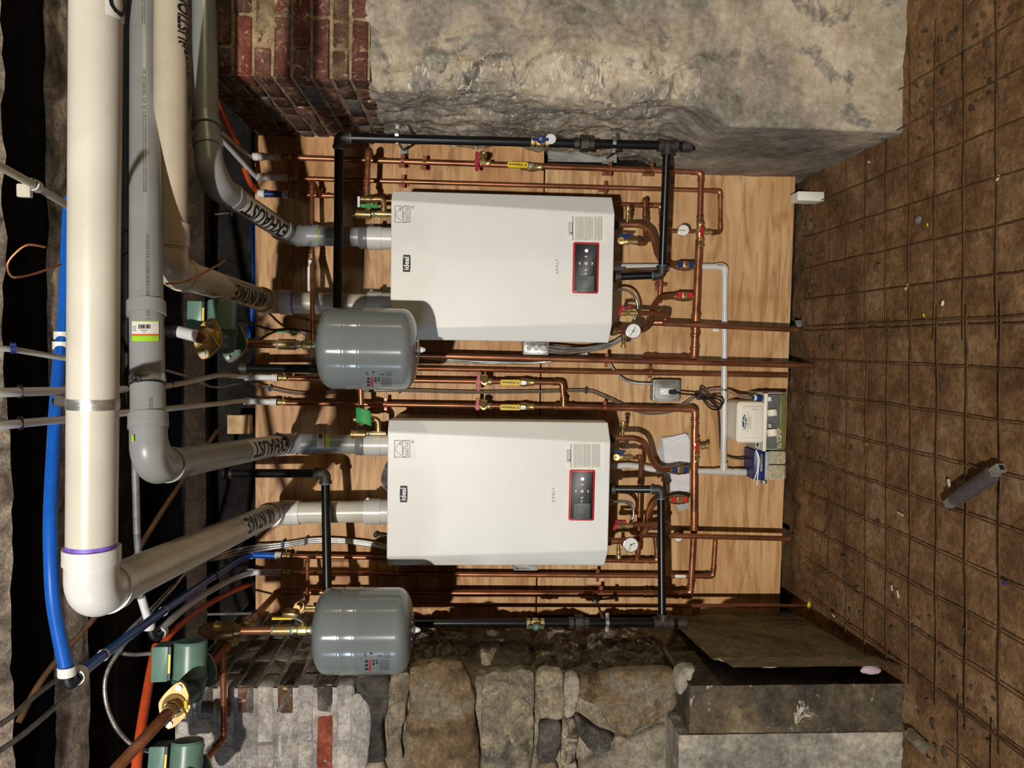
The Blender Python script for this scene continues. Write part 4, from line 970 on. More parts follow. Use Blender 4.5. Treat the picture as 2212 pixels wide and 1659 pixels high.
def gauge(label, px, py, y, rpx, needles, group='round dial gauges'):
    c=P(px,py,y); r=S(rpx,y); t=thing('dial_gauge',label,'gauge',c,group); v=(O3-c); v=V((v.x*.4,v.y,v.z*.4)).normalized()
    B().lathe(c-v*.018,v,[(0,r*.5),(0,r*.93),(.012,r*.97),(.02,r),(.024,r*.98),(.0245,r*.9),(.021,r*.88)],36).obj('case','chrome',t,30)
    dl=B().lathe(c+v*.0035,v,[(0,r*.9),(.0004,r*.9)],36).obj('dial','label_white',t)
    rt=(RT-v*RT.dot(v)).normalized(); up=v.cross(rt) if v.cross(rt).z>0 else rt.cross(v)
    pr=B(); n=c+v*.0044
    def bar(p,q,th): d=(q-p); k=d.cross(v).normalized()*th/2; pr.prism([p-k,q-k,q+k,p+k],v*.0003)
    pt=lambda a,f: n+(rt*math.cos(a)+up*math.sin(a))*r*f
    for k in range(13):
        a=math.radians(-30+20*k); bar(pt(a,.68),pt(a,.82),r*.035)
    for k in range(3): bar(n+up*r*(-.2-.13*k)-rt*r*.22,n+up*r*(-.2-.13*k)+rt*r*.22,r*.04)
    pr.obj('scale','print_pale',dl)
    pr=B()
    for a,f in needles: bar(n-(rt*math.cos(a)+up*math.sin(a))*r*.15+v*.0006,pt(a,f)+v*.0006,r*.07)
    pr.lathe(n+v*.0006,v,[(0,r*.1),(.0006,r*.1)],12); pr.obj('needle','print_black',dl); return t
def strap(label, px, py, y, tpx, ax=UP, yw=2.838, m='copper_clamp'):
    c=P(px,py,y); r=S(tpx,y)/2; w=ax.cross(NR).normalized(); t=thing('pipe_clamp',label,'clamp',V((c.x,yw,c.z)),'copper pipe clamps on the plywood')
    b=B().lathe(c-ax*.006,ax,[(0,r),(0,r*1.2),(.012,r*1.2),(.012,r)],18,caps=False)
    for s in (1,-1): b.box(c+w*s*(r*1.2+.006),w*.007,NR*.003,ax*.006)
    b.obj('ring',m,t)
    for s in (1,-1): B().lathe(c+w*s*(r*1.2+.007)+NR*.003,NR,[(0,.0035),(.002,.003)],8).obj('screw','copper',t)
    B().box(V((c.x,(c.y+yw)/2+r*.6,c.z)),w*.004,NR*max(.003,(yw-c.y)/2-r*.6),ax*.004).obj('standoff',m,t)
    B().box(V((c.x,yw-.0015,c.z)),w*.011,NR*.0015,ax*.02).obj('base',m,t); return t
# --- risers beside the upper boiler
run('copper_pipe','copper riser nearest the brick pier, elbowing to the purge valve of the upper boiler',[(632,340.5),(1514,372),(1511,488)],11.5,y=YC,couplings=[(1400,367.5),(1511.5,474)])
pex('white pex stub nearest the brick pier, above the longest riser',(548,338.5),(606,339.6),'white_pex')
run('copper_pipe','second copper riser from the brick pier, with the loop elbow at its foot',[(650,386),(1556,412.5),(1556,501),(1536,503)],9.8,y=2.805,couplings=[])
pex('white pex stub second from the brick pier',(556,382.5),(621,384.5),'white_pex',2.805)
run('copper_pipe','copper riser fed by dark blue pex, running behind the upper boiler',[(650,421),(1428,444.5),(1429,500),(1452,500)],9.8,y=2.805,tees=[(692,422.5,RT+NR*.6),(1394,443,LF)])
pex('dark blue pex stub beside the upper exhaust pipe',(560,418.5),(622,420.3),'blue_navy',2.805,14)
run('copper_pipe','thin copper crossover from the blue fed riser down to the upper tank',[(692,422,2.80),(674,392,2.72),(674,560,2.70),(676,748,2.45)],9.5,couplings=[(674,410,2.72),(673,548,2.70)])
lever_valve('ball valve with white lever on the thin crossover above the upper boiler',P(672.5,567,2.70),(P(674,640,2.70)-P(674,500,2.70)),.0075,'white_vinyl',S(58,2.70),back=False)
hd=[o for o in bpy.data.objects if o.name.startswith('lever_sleeve')][-1]; b=B(); b.box(P(671,610,2.672),UP*S(1.1,2.67),RT*S(9,2.67),NR*.0004).obj('sleeve_print','blue_navy',hd); B().box(P(667.5,611,2.672),UP*S(.5,2.67),RT*S(9,2.67),NR*.0004).obj('sleeve_line','print_pale',hd)
run('copper_pipe','copper relief discharge of the upper boiler, falling behind the first riser to the floor',[(792,412,2.66),(796,323,2.66),(808,346,2.818),(1713,375.5,2.818)],12,couplings=[(792,402,2.66)])
run('copper_pipe','copper discharge from behind the upper tank falling nearly to the floor',[(700,762,2.73),(1757,790,2.73)],12.5,couplings=[])
run('copper_pipe','copper relief discharge of the lower boiler, looping up behind the upper tank',[(781,884,2.66),(777,797,2.66),(790,793.5,2.815),(1701,811,2.815)],11.5)
# zone pair between the boilers
run('copper_pipe','copper zone pipe left of the clear tube, elbowing into its neighbour',[(624,817.5),(1214,826.5),(1217,872)],11,y=YC,couplings=[])
pex('white pex stub beside the black gas pipe behind the upper tank',(532,814.5),(598,816),'white_pex')
run('copper_header','copper zone pipe that becomes the thick header of the lower boiler',[(618,870.5),(1214,879.5)],11,y=YC,cat='copper pipe')
pex('white pex stub under the clear tube, second of the middle pair',(530,866.5),(596,869),'white_pex')
run('copper_header','thick copper header looping under the lower boiler',[(1214,879.5),(1501,884),(1499,1140),(1491,1283),(620,1279),(605,1277)],13.5,y=YC,tees=[(1217,879.5,RT)],cat='copper pipe',couplings=[(1502,915),(1497,1137),(1400,1283),(642,1279)])
B().tube(pts3([(1500,925),(1499,1137)],YC),.0142,20).obj('header_tube','copper',[o for o in bpy.data.objects if o.name=='copper_header.001'][0])
for (a,lab) in (((1035,352),'nearest the brick pier'),((1038,824),'on the zone pipe left of the clear tube'),((1036,877),'on the zone pipe right of the clear tube')):
    drain_valve('brass drain valve with small red lever '+lab,P(a[0]+8,a[1]+.5,YC),UP*-1,.0095)
for (a,lab) in (((1148,361),'nearest the brick pier'),((1132,826),'on the zone pipe left of the clear tube'),((1131,879),'on the zone pipe right of the clear tube')):
    t=lever_valve('ball valve with yellow lever '+lab,P(a[0],a[1],YC),UP,.0095,'yellow_vinyl',S(52,YC)*.93,word='X Webstone',back=False,off=.01,group='yellow lever ball valves')
# header of the upper boiler
run('copper_header','thick copper header standing under the upper boiler',[(1510.5,517),(1499,777),(1388,775)],16.5,y=2.77,cat='copper pipe',couplings=[(1503,690),(1502,716),(1405,775.5)])
def purge(label,px,py,y,out,red=True):
    c=P(px,py,y); r=.0105; t=thing('purge_valve',label,'valve',c,'purge valves on the headers'); a=LF
    B().lathe(c-a*.036,a,[(0,r*.9),(0,r*1.2),(.008,r*1.35),(.012,r*1.2),(.020,r*1.2),(.021,r*1.5),(.034,r*1.6),(.046,r*1.6),(.052,r*1.3),(.062,r*1.3),(.066,r*1.45),(.072,r*1.3),(.084,r*1.3),(.088,r*1.5),(.094,r*1.5),(.094,r)],16).obj('body','brass',t,30)
    B().rbox(c+NR*r*2.0,a*.0225,UP*.0052,NR*.003,.004).lathe(c+NR*r*1.7,NR,[(0,.008),(.006,.008)],12).obj('lever','red_lever',t)
    B().lathe(c+NR*r*1.2,NR,[(0,.006),(.006,.006)],10).obj('stem','chrome',t)
    B().lathe(c+out*r,out,[(0,r*.8),(.016,r*.8),(.016,r*1.05),(.022,r*1.05),(.022,r*.75),(.034,r*.75)],12).obj('side_port','brass',t); return t
purge('purge valve with red lever between the gauge and the loop elbow under the upper boiler',1512,501,2.77,DN)
t=purge('purge valve with red lever and hose cap under the lower boiler',1502,965,YC,DN)
B().lathe(P(1522,963,YC-.005),DN,[(0,.007),(.006,.007),(.006,.0125),(.012,.013),(.012,.008)],14).obj('hose_cap','brass',t)
gauge('small dial gauge beside the black gas branch, needle level',1476,498,2.73,13,[(math.radians(88),.8)])
B().tube(pts3([(1445,500),(1465,499.5),(1500,501)],2.765),.0062,12).obj('gauge_pipe','copper',[o for o in bpy.data.objects if o.name=='dial_gauge'][0])
# --- the set of pipes under each boiler
def under(o, nm, cup):
    off=V(o); Q=lambda x,y,z: P(x,y,z)+off
    def soft(name,label,pts,tp,cat='copper pipe'):
        pp=[Q(*p) for p in pts]; r=S(tp,pts[0][2])/2; t=thing(name,label,cat,min(pp,key=lambda q:q.z)); B().tube(spline(pp,8),r,20).obj('pipe','copper',t); return t,pp,r
    t,pp,r=soft('supply_pipe',f'bent copper supply pipe from {nm} to the dark blue valve',[(1334,485,2.66),(1362,485.5,2.66),(1384,487,2.66),(1403,499,2.67),(1413,522,2.69),(1421,550,2.72),(1436,569,2.74),(1462,574.5,2.76)],13)
    B().lathe(Q(1322,486,2.66),DN,[(0,.018),(.012,.018),(.012,.0165),(.020,.0165),(.020,.0135),(.028,.0135),(.028,r)],12).obj('union','dark_plastic',t,30); B().lathe(Q(1334,485,2.66),DN,[(0,.0125),(.005,.0125),(.006,r)],16).obj('union_ring','brass',t)
    def drain(lab,base,tip):
        a,b_=Q(*base),Q(*tip); d=(b_-a).normalized(); L=(b_-a).length; t=thing('hose_bib',lab,'valve',a,'small brass drain cocks')
        B().lathe(a,d,[(0,.006),(L*.3,.006),(L*.3,.008),(L*.42,.008),(L*.42,.0055),(L*.55,.0055)],12).obj('neck','bronze',t); B().lathe(a+d*L*.5,d,[(0,.0075),(L*.22,.0085),(L*.22,.0065),(L*.3,.0065),(L*.3,.0125),(L*.36,.0128),(L*.36,.009),(L*.5,.009)],16).obj('outlet','brass',t,30)
        B().lathe(a+d*L*.62+NR*.006,NR,[(0,.004),(.006,.004)],8).obj('screw','chrome',t)
    drain(f'small brass drain cock on the supply pipe of {nm}',(1355,480,2.655),(1357,446,2.65))
    drain(f'small brass drain cock below the large gauge of {nm}',(1346,722,2.655),(1347,752,2.65))
    # blue lever relief valve with round test cap
    c=Q(1352,522,2.63); t=thing('relief_valve',f'brass relief valve with dark blue lever under {nm}','valve',c); 
    B().lathe(c+UP*.014,DN,[(0,.010),(.006,.0125),(.022,.0125),(.026,.009),(.038,.009),(.038,.0105),(.05,.0105),(.05,.008),(.056,.008)],14).obj('body','brass',t,30)
    d=V((.05,-1,.35)).normalized(); cc=Q(1342,520,2.615); B().lathe(cc-d*.012,d,[(0,.010),(.012,.0105),(.013,.0128),(.017,.0128),(.0175,.011)],22).obj('test_cap','brass',t,30)
    B().box(cc+d*.0062,RT*.0018,d*.0006,UP*.005).obj('cap_slot','print_black',t)
    B().rbox(Q(1349,508,2.62),UP*.022,RT*.0045,NR*.004,.004).lathe(Q(1352,511,2.625),NR,[(0,.009),(.008,.009)],12).obj('lever','blue_navy',t)
    # return pipe and red isolation valve
    t,pp,r=soft('return_pipe',f'bent copper return pipe from {nm} to the red valve',[(1324,715,2.66),(1350,714.5,2.66),(1380,714,2.67),(1400,705,2.68),(1408,688,2.69),(1411,664,2.72),(1424,646,2.74),(1442,641,2.755),(1460,640.5,2.76)],13.5)
    B().lathe(Q(1320,715,2.66),DN,[(0,.0165),(.014,.0165),(.014,.0145),(.022,.0145),(.022,r)],8).obj('union','bronze',t,30)
    iso_valve(f'isolation valve with dark blue handle under {nm}',Q(1478,574.5,2.755),DN,.0112,'blue_navy'); iso_valve(f'isolation valve with bright red handle under {nm}',Q(1476,640.5,2.755),DN,.0112,'red_plastic')
    # red lever fill valve
    c=Q(1350,676,2.63); t=thing('fill_valve',f'brass fill valve with two red levers under {nm}','valve',c)
    B().lathe(c+UP*.02,DN,[(0,.011),(.024,.011),(.03,.0085),(.042,.0085),(.042,.0105),(.05,.0105),(.05,.008),(.066,.008)],14).obj('body','brass',t,30)
    B().rbox(Q(1351,663,2.61),UP*.021,RT*.0062,NR*.005,.004).obj('lever','red_lever',t); B().rbox(Q(1339,672,2.60),(UP*-.35+RT*.9).normalized()*.0135,(UP*.9+RT*.35).normalized()*.0058,NR*.005,.004).obj('lever','red_lever',t); B().lathe(Q(1351,662,2.60),V((.2,-1,.1)),[(0,.0055),(.006,.0055),(.006,.003)],8).obj('screw','chrome',t)
    return Q
QA=under((0,0,0),'the upper boiler',1)
QB=under((-.7705,0,-.002),'the lower boiler',0)
def run_q(Q,name,label,pts,tp,**k):
    qs=[Q(*p) for p in pts]; r=S(tp,pts[0][2])/2; t=thing(name,label,'copper pipe',min(qs,key=lambda q:q.z)); R=r*2.1
    B().tube(fillet(qs,R,7),r,16).obj('pipe','copper',t)
    for i in range(1,len(qs)-1):
        a,b,c=qs[i-1],qs[i],qs[i+1]; u=(a-b).normalized(); w=(c-b).normalized(); ang=u.angle(w)
        if ang>math.radians(170): continue
        tl=min(R/math.tan(ang/2),(a-b).length*.45,(c-b).length*.45); e=B().tube(fillet([b+u*tl*1.1,b,b+w*tl*1.1],R,8),r*1.13,16,False); bead(e,b+u*tl,u,r,r*1.6); bead(e,b+w*tl,w,r,r*1.6); e.obj('elbow','copper',t)
    return t
run_q(QA,'copper_pipe','copper drop from the relief valve of the upper boiler to the blue fed riser',[(1375,525,2.63),(1394,526,2.64),(1393,470,2.70),(1392,430,2.70),(1397,443,2.805)],9.5)
run_q(QB,'copper_pipe','long copper crosspiece under the lower boiler, behind its black branch',[(1380,525,2.63),(1396,527,2.66),(1393,600,2.72),(1389,760,2.72),(1384,757,2.79)],9.5)
run_q(QA,'copper_pipe','copper discharge from the red lever valve of the upper boiler to the floor',[(1378,676,2.64),(1440,678,2.66),(1436,696,2.70),(1398,697,2.715)],11)
run('copper_pipe','copper drain falling past the purge header of the upper boiler',[(1392,697,2.72),(1721,712.5,2.72)],11.5)
run_q(QB,'copper_pipe','copper stub with couplings behind the black branch of the lower boiler',[(1378,676,2.64),(1452,678,2.66),(1446,690,2.72),(1400,700,2.72)],11)
run('copper_pipe','copper drain falling past the lower boiler header to the floor',[(1388,1155.5,2.72),(1705,1163.5,2.72)],11.5)
for (Q,nm,yy) in ((QA,'upper',715),(QB,'lower',715)):
    c=Q(1368,715,2.60); px_,py_=(1368,715) if nm=='upper' else (1362.5,1176.5)
    gauge(f'large white dial gauge under the {nm} boiler',px_,py_,2.60,17,[(math.radians(147 if nm=='upper' else 162),.72),(math.radians(-21 if nm=='upper' else -65),.6)])
gauge('dial gauge half hidden behind the copper drain under the lower boiler',1464,1160,2.775,10.5,[(math.radians(100),.6)])
# risers beside the lower boiler
run('copper_pipe','copper riser fed by bright blue pex, running behind the lower boiler',[(632,1202),(1420,1212),(1416,1166)],9.8,y=2.79,tees=[(1376,1210.5,RT)],couplings=[(1410,1168)])
pex('bright blue pex stub above the lower boiler',(536,1198.5),(606,1200.5),'blue_pex',2.79,14,'seal_white')
run('copper_pipe','copper riser fed by the lowest white pex, with a u-turn at its foot',[(632,1237.5),(1540,1245),(1545,1166)],10.5,y=2.79)
pex('white pex stub above the lower boiler, beside the blue one',(537,1236),(606,1237),'white_pex',2.79)
B().rbox(P(1470,1245,2.775),UP*S(12.5,2.775),RT*S(3.6,2.775),NR*.001,.001).obj('paper_label','label_white',[o for o in bpy.data.objects if o.name.startswith('copper_pipe') and 'u-turn' in o.get('label','')][0])
run('copper_pipe','thin copper drain ending in a yellow cap, beside the rubble pier',[(678,1305.5,2.70),(1748,1309,2.70)],8.5)
o=B().lathe(P(1749,1309,2.70),V((.2,-.9,-.5)),[(0,.017),(.007,.0225),(.014,.021),(.014,.007),(.009,.006)],16).obj('plug_cap','yellow_cap',None,40); tag(o,'bright yellow plastic cap on the end of the thin drain','cap')
run('copper_pipe','thin copper branch from the lower blue fed riser to the fill fittings',[(667,1204,2.79),(664,1215,2.70),(664,1298,2.66),(650,1308,2.60)],8,couplings=[(663,1262,2.67)])
t=thing('check_valve','bronze backflow fittings above the lower tank','valve',P(640,1312,2.6))
B().lathe(P(655,1305,2.62),(P(625,1325,2.45)-P(655,1305,2.62)),[(0,.006),(.006,.010),(.012,.010),(.012,.015),(.024,.015),(.024,.011),(.036,.011),(.036,.017),(.05,.017),(.05,.012),(.085,.012)],14).obj('body','bronze',t,30)
B().lathe(P(652,1312,2.66),DN,[(0,.008),(.03,.008),(.03,.0065),(.06,.0065)],12).obj('side_port','brass',t)
B().lathe(P(612,1325,2.4),DN,[(0,.012),(.01,.016),(.04,.016),(.05,.012)],14).obj('cartridge','bronze',t,30)
# clamps
for a,y,tp,l in (((870,347),YC,11.5,'first riser above the upper boiler'),((871,392),2.805,10,'second riser above the upper boiler'),((1318,365),YC,11.5,'first riser near the grey plate'),((1308,405),2.805,10,'second riser near the grey plate'),
               ((1310,778),2.73,12.5,'long discharge beside the upper boiler'),((1404,803),2.815,11.5,'discharge above the outlet box'),((833,873),YC,11,'zone pipe above the lower boiler'),((1306,881),YC,13.5,'header corner of the lower boiler'),
               ((1298,1281),YC,13.5,'header riser by the rubble pier'),((1291,1243),2.79,10.5,'u-turn riser beside the lower boiler'),((1408,366),YC,11.5,'first riser beside the black tee'),((917,352),YC,11.5,'first riser just below the rod hanger')):
    strap('copper clamp on the '+l,a[0],a[1],y,tp)
strap('copper clamp on the bent return under the upper boiler',1427,615,2.80,10,ax=RT)
run('copper_pipe','short copper crosspiece behind the black elbow of the upper boiler',[(1429,560,2.80),(1424,655,2.80)],10)
# --- air vents and relief valves on the boiler tops
def vent_set(o,nm,tagg):
    off=V(o); Q=lambda x,y,z=2.64: P(x,y,z)+off
    t=thing('air_vent',f'brass air vent with nipple on top of {nm}','valve',Q(845,463),'brass air vents')
    c=Q(803,463.5); B().lathe(c,UP,[(0,.010),(.003,.0155),(.046,.0155),(.047,.0175),(.052,.0175),(.053,.008),(.058,.0075)],20).obj('float_chamber','bronze',t,30); B().lathe(Q(775,466),UP,[(0,.003),(.012,.003),(.012,.0045),(.017,.003),(.02,.003)],10).obj('nipple','brass',t)
    B().lathe(Q(846,463),UP,[(0,.009),(.01,.009),(.01,.0105),(.016,.0105),(.016,.0115),(.05,.0115),(.05,.0085),(.07,.0085)],14).tube([Q(829,463),Q(829,447)],.0095,14).obj('tee','brass',t,30); B().lathe(Q(806,463.5),DN,[(0,.011),(.006,.011)],8).obj('thread_seal','thread_tape',t)
    B().tube(fillet([Q(829,450),Q(829,430),Q(808,430)],.017,8),.0105,16).obj('elbow','bronze',t)
    v=thing('relief_valve',f'bronze relief valve with {tagg} on top of {nm}','valve',Q(793,432),'relief valves on the boiler tops')
    B().lathe(Q(812,431),UP,[(0,.010),(.012,.010),(.012,.0125),(.02,.014),(.034,.014),(.04,.0125),(.052,.0125),(.052,.008),(.06,.008)],14).lathe(Q(792,428),RT,[(0,.009),(.012,.009),(.012,.0115),(.024,.0115)],14).obj('body','bronze',v,30); return t,v,Q
t,v,Q=vent_set((0,0,0),'the upper boiler','white and green lever')
B().rbox(Q(775,436,2.62),RT*.019,UP*.0045,NR*.003,.004).obj('lever','white_vinyl',v); B().rbox(Q(798,445,2.615),UP*.030,RT*.0065,NR*.004,.003).obj('lever_sleeve','green_vinyl',v)
t,v,Q=vent_set((-.772,0,.013),'the lower boiler','green tag')
b=B().grid(10,10,lambda u,w: P(768+34*u+2*w,880+32*w+8*u*u,2.60)+NR*(.012*math.sin(u*2.5)+.006*w)); o=b.obj('green_tag','green_vinyl',v,60,fix=False); o.modifiers.new('s','SOLIDIFY').thickness=.0015
# --- tank feeds
def tank_feed(nm,py,y,px_t,py2,leverm):
    t=thing('tank_valve',f'brass ball valve screwed into the top of {nm}','valve',P(px_t,py,y))
    a=P(px_t-2,py,y); B().lathe(a,UP,[(0,.012),(.012,.012),(.012,.0105),(.02,.0105),(.022,.014),(.034,.0145),(.046,.014),(.05,.0105),(.058,.0105),(.058,.013),(.066,.013),(.066,.011)],10).obj('body','brass',t,30)
    B().lathe(a+DN*.004,UP,[(0,.0125),(.014,.0125)],12).obj('thread_seal','thread_tape',t); B().lathe(a+UP*.062,UP,[(0,.0135),(.008,.0135)],12).obj('thread_seal','thread_tape',t)
    s=a+UP*.034+RT*.012; B().lathe(s,RT,[(0,.006),(.012,.006)],8).obj('stem','brass',t)
    B().prism([s+RT*.012+NR*.004,s+RT*.015+NR*.004,s+RT*.026+UP*.02+NR*.004,s+RT*.026+UP*.075+NR*.004,s+RT*.023+UP*.075+NR*.004,s+RT*.023+UP*.02+NR*.004],FR*.009).obj('lever','steel',t)
    B().rbox(s+RT*.0245+UP*.06,UP*.03,NR*.006,RT*.0025,.003).obj('lever_sleeve',leverm,t)
    f=thing('tank_feed_pipe',f'copper feed with bronze coupling above {nm}','copper pipe',a+UP*.07); c=a+UP*.068
    B().lathe(c,UP,[(0,.0165),(.03,.0165),(.05,.0165),(.052,.013)],18).obj('coupling','bronze',f,30); B().tube([c+UP*.05,c+UP*.15],.0125,16).obj('pipe','copper',f); B().lathe(c+UP*.05,UP,[(0,.0135),(.006,.0135)],14).obj('thread_seal','thread_tape',f)
    return c+UP*.15
topA=tank_feed('the upper tank',745,2.28,690,0,'green_vinyl'); topB=tank_feed('the lower tank',1361,2.19,681,0,'yellow_vinyl')

# ================================================================== CIRCULATORS AND OVERHEAD STUFF
def circulator(label, front, back, motor_len, mr, boxside=True, cut=False, group='green circulator pumps'):
    F_,K_=P(*front),P(*back); ax=(F_-K_).normalized(); c=(F_+K_)/2; L=(F_-K_).length; mo=(RT-ax*RT.dot(ax)).normalized(); up=mo.cross(ax).normalized()
    if up.z<0: up=-up
    t=thing('circulator_pump',label,'pump',c,group)
    B().lathe(c-ax*L*.42,ax,[(0,.018),(L*.1,.018),(L*.16,.026),(L*.3,.033),(L*.55,.033),(L*.68,.026),(L*.74,.018),(L*.84,.018)],20).lathe(c-mo*.034,mo,[(0,.02),(.006,.034),(.03,.038),(.05,.041),(.056,.044),(.066,.044)],24).obj('volute','green_dark',t,30)
    B().lathe(c+mo*.028,mo,[(0,mr*1.02),(.006,mr*1.04),(.012,mr),(motor_len-.006,mr),(motor_len,mr*.93),(motor_len+.0015,mr*.6)],36).obj('motor','green_paint',t,25)
    bx=c+mo*(.03+motor_len*.45)+up*(mr+.026); B().rbox(bx,mo*motor_len*.46,up*.020,ax*.030,.003).obj('terminal_box','green_paint',t); B().box(bx-up*.022,mo*motor_len*.44,up*.003,ax*.026).obj('box_gasket','black_rubber',t); B().box(bx-up*.022+ax*.027,mo*motor_len*.25,up*.0035,ax*.001).obj('yellow_label','yellow_vinyl',t)
    def flange(cc,d,m,nm,th,long=.058,short=.034):
        e=(mo*.97-up*.22).normalized(); e=(e-d*e.dot(d)).normalized(); w=d.cross(e); pts=[]
        for k in range(36):
            a=2*math.pi*k/36; rr=((abs(math.cos(a))/long)**1.35+(abs(math.sin(a))/(short*1.1))**1.35)**(-1/1.35); rr=max(rr,short) if abs(math.cos(a))<.93 else min(rr,long*.97)
            pts.append(cc+e*rr*math.cos(a)+w*rr*math.sin(a))
        o=B().prism(pts,d*th).obj(nm,m,t,40)
        for s in (1,-1): B().lathe(cc+e*s*.043+d*th,d,[(0,.0075),(.006,.0075),(.006,.005)],8).obj('bolt','steel',t); 
        for s in (1,-1): B().lathe(cc+e*s*.043-d*.012,d,[(0,.006),(.012,.006)],8).obj('bolt_end','steel',t)
        return e,w
    e,w=flange(F_-ax*.022,ax,'green_dark','pump_flange',.009); flange(F_-ax*.012,ax,'brass_cast','brass_flange',.009); flange(K_+ax*.013,-ax,'green_dark','pump_flange',.009); flange(K_+ax*.003,-ax,'brass_cast','brass_flange',.009)
    B().lathe(F_-ax*.003,ax,[(0,.029),(.005,.028),(.010,.022),(.016,.017),(.02,.0165)],28).lathe(F_+ax*.016,ax,[(0,.016),(0,.0195),(.013,.0195),(.013,.015)],6).lathe(F_+ax*.029,ax,[(0,.015),(.004,.017),(.008,.015),(.012,.017),(.016,.0145),(.024,.0145),(.024,.0125)],20).obj('valve_body','brass_cast',t,30)
    B().lathe(K_,-ax,[(0,.022),(.012,.017),(.03,.016),(.03,.0125)],8).obj('valve_body','brass',t,30)
    for cc,s in ((F_+ax*.012,1),(K_-ax*.012,-1)):
        h=cc+DN*.018-RT*.004; B().lathe(cc,(h-cc),[(0,.007),(.024,.007)],8).obj('valve_stem','chrome',t)
        B().rbox(h+DN*.010+LF*.004,(DN*.5+LF*.9).normalized()*.013,ax*.0045,NR*.002,.003).rbox(h+DN*.014+RT*.012,RT*.010,ax*.0045,DN*.003,.003).obj('valve_lever','yellow_vinyl',t)
    return t,F_,K_,ax
t,F1,K1,ax1=circulator('green circulator pump between the tan air pipe and the upper tank',(447,731,2.0),(506,743,2.22),.085,.038)
cst=B().lathe(F1+ax1*.045,ax1,[(0,.0125),(.004,.0155),(.008,.0125),(.012,.0155),(.016,.0125),(.02,.0155),(.024,.0125)],16).obj('union','copper',t,30)
p1=F1+ax1*.068; p2=P(384,716,1.98); p3=P(345,716,1.94)
o=thing('pump_tail_pipe','white and black fitting on the pump beside the tan pipe','fitting',p1); B().tube([p1,p2],.0155,16).obj('sleeve','white_vinyl',o); B().lathe(p2,(p3-p2),[(0,.0165),(.02,.0165),(.022,.013),(.05,.013),(.05,.016),(.06,.016)],16).obj('elbow','black_rubber',o)
o=thing('air_separator','bronze tee between the upper pump and its tank feed','fitting',topA); B().lathe(topA+DN*.004,UP,[(0,.013),(.008,.017),(.012,.017),(.014,.023),(.055,.023),(.06,.015)],20).tube([topA+UP*.035,K1-ax1*.02],.0135,14).obj('body','bronze',o,30)
t,F2,K2,ax2=circulator('green circulator pump with brass flange over the lower brick pier',(376,1525,1.80),(438,1456,2.06),.095,.041)
t,F3,K3,ax3=circulator('green circulator pump cut off by the bottom edge of the photo',(362,1745,1.80),(430,1675,2.04),.095,.041)
for FF,aa,e_,l_ in ((F2,ax2,(200,1716,1.60),'copper pipe coming in from the bottom edge to the brass pump flange'),(F3,ax3,(210,1890,1.6),'copper pipe of the cut off pump')):
    o=thing('copper_pipe',l_,'copper pipe',FF); B().tube(fillet([FF+aa*.03,FF+aa*.075,P(*e_)],.06,8),.0135,18).obj('pipe','copper',o)
mixc=P(522,1362,2.22)
run('copper_pipe','copper elbow pipe from the header to the mixing valve over the lower pier',[(617,1278.5,2.775),(600,1280,2.76),(540,1343,2.28)],13.5,couplings=[(552,1330,2.38)])
q=[K2-ax2*.03,P(483,1404,2.17),mixc+LF*.0]; o=thing('copper_pipe','copper pipe with tee between the lower pump and the mixing valve','copper pipe',K2); B().tube(q,.0125,16).obj('pipe','copper',o); e=B(); pT=P(482,1405,2.165); dT=(q[2]-q[1]).normalized(); bead(e,pT,dT,.0125,.02); bead(e,pT,-dT,.0125,.02); e.obj('tee','copper',o)
run('copper_pipe','copper drop from that tee across the painted bricks to the cut off pump',[(482,1408,2.165),(484,1592,2.165),(468,1612,2.14),(425,1668,2.05)],13.5,couplings=[(483,1575,2.165)])
o=thing('mixing_valve','large bronze mixing valve above the lower tank','valve',mixc); B().lathe(topB+DN*.006,UP,[(0,.013),(.012,.017),(.018,.0175),(.02,.023),(.055,.025),(.07,.027),(.075,.029),(.08,.026),(.11,.022),(.112,.013),(.122,.012)],24).obj('body','bronze',o,30)
for d in ((K2-mixc).normalized(),(P(540,1343,2.28)-mixc).normalized()): B().lathe(mixc+d*.012,d,[(0,.018),(.016,.018),(.016,.0165),(.026,.0165),(.026,.0185),(.036,.0185),(.036,.014),(.044,.014)],8).obj('union','brass',o,30)
# threaded rods
for a,b_,l in (((448,1327,2.5),(545,1325,2.6),'above the mixing valve'),((336,1611,2.05),(442,1611,2.05),'above the cut off pump')):
    o=B().tube(pts3([a,b_]),.0045,10).obj('threaded_rod','zinc'); tag(o,'thin steel rod '+l,'rod')
# big blue pipe and its diagonal
plain('blue_pipe','thick bright blue pipe running beside the cream pipe','pex pipe',[(152,430,1.82),(147,470,1.80),(142,600,1.74),(137,700,1.70),(127,800,1.64),(119,910,1.58),(110,1090,1.50),(110,1200,1.47),(117,1310,1.45),(144,1448,1.42)],23,'blue_pex',spl=True)
bsp=spline(pts3([(152,430,1.82),(147,470,1.80),(142,600,1.74),(137,700,1.70),(127,800,1.64),(119,910,1.58)]))
for (a,y,l) in (((134,724),1.69,'upper'),((131,748),1.68,'lower')):
    p,_=nearest(bsp,P(*a,y)); o=B().lathe(p+RT*.006,LF,[(0,.0135),(0,.0175),(.017,.0175),(.017,.0135)],20).obj('expansion_ring','seal_white'); tag(o,f'pale ring on the thick blue pipe, {l} of the two','ring')
o=thing('pex_elbow','black elbow with two pale rings joining the blue pipes','fitting',P(148,1470,1.42)); a=P(145,1452,1.42); e=P(165,1462,1.43); k=P(150,1480,1.42); B().tube(fillet([a,k,e],.02,8),.0125,16).obj('elbow','black_rubber',o)
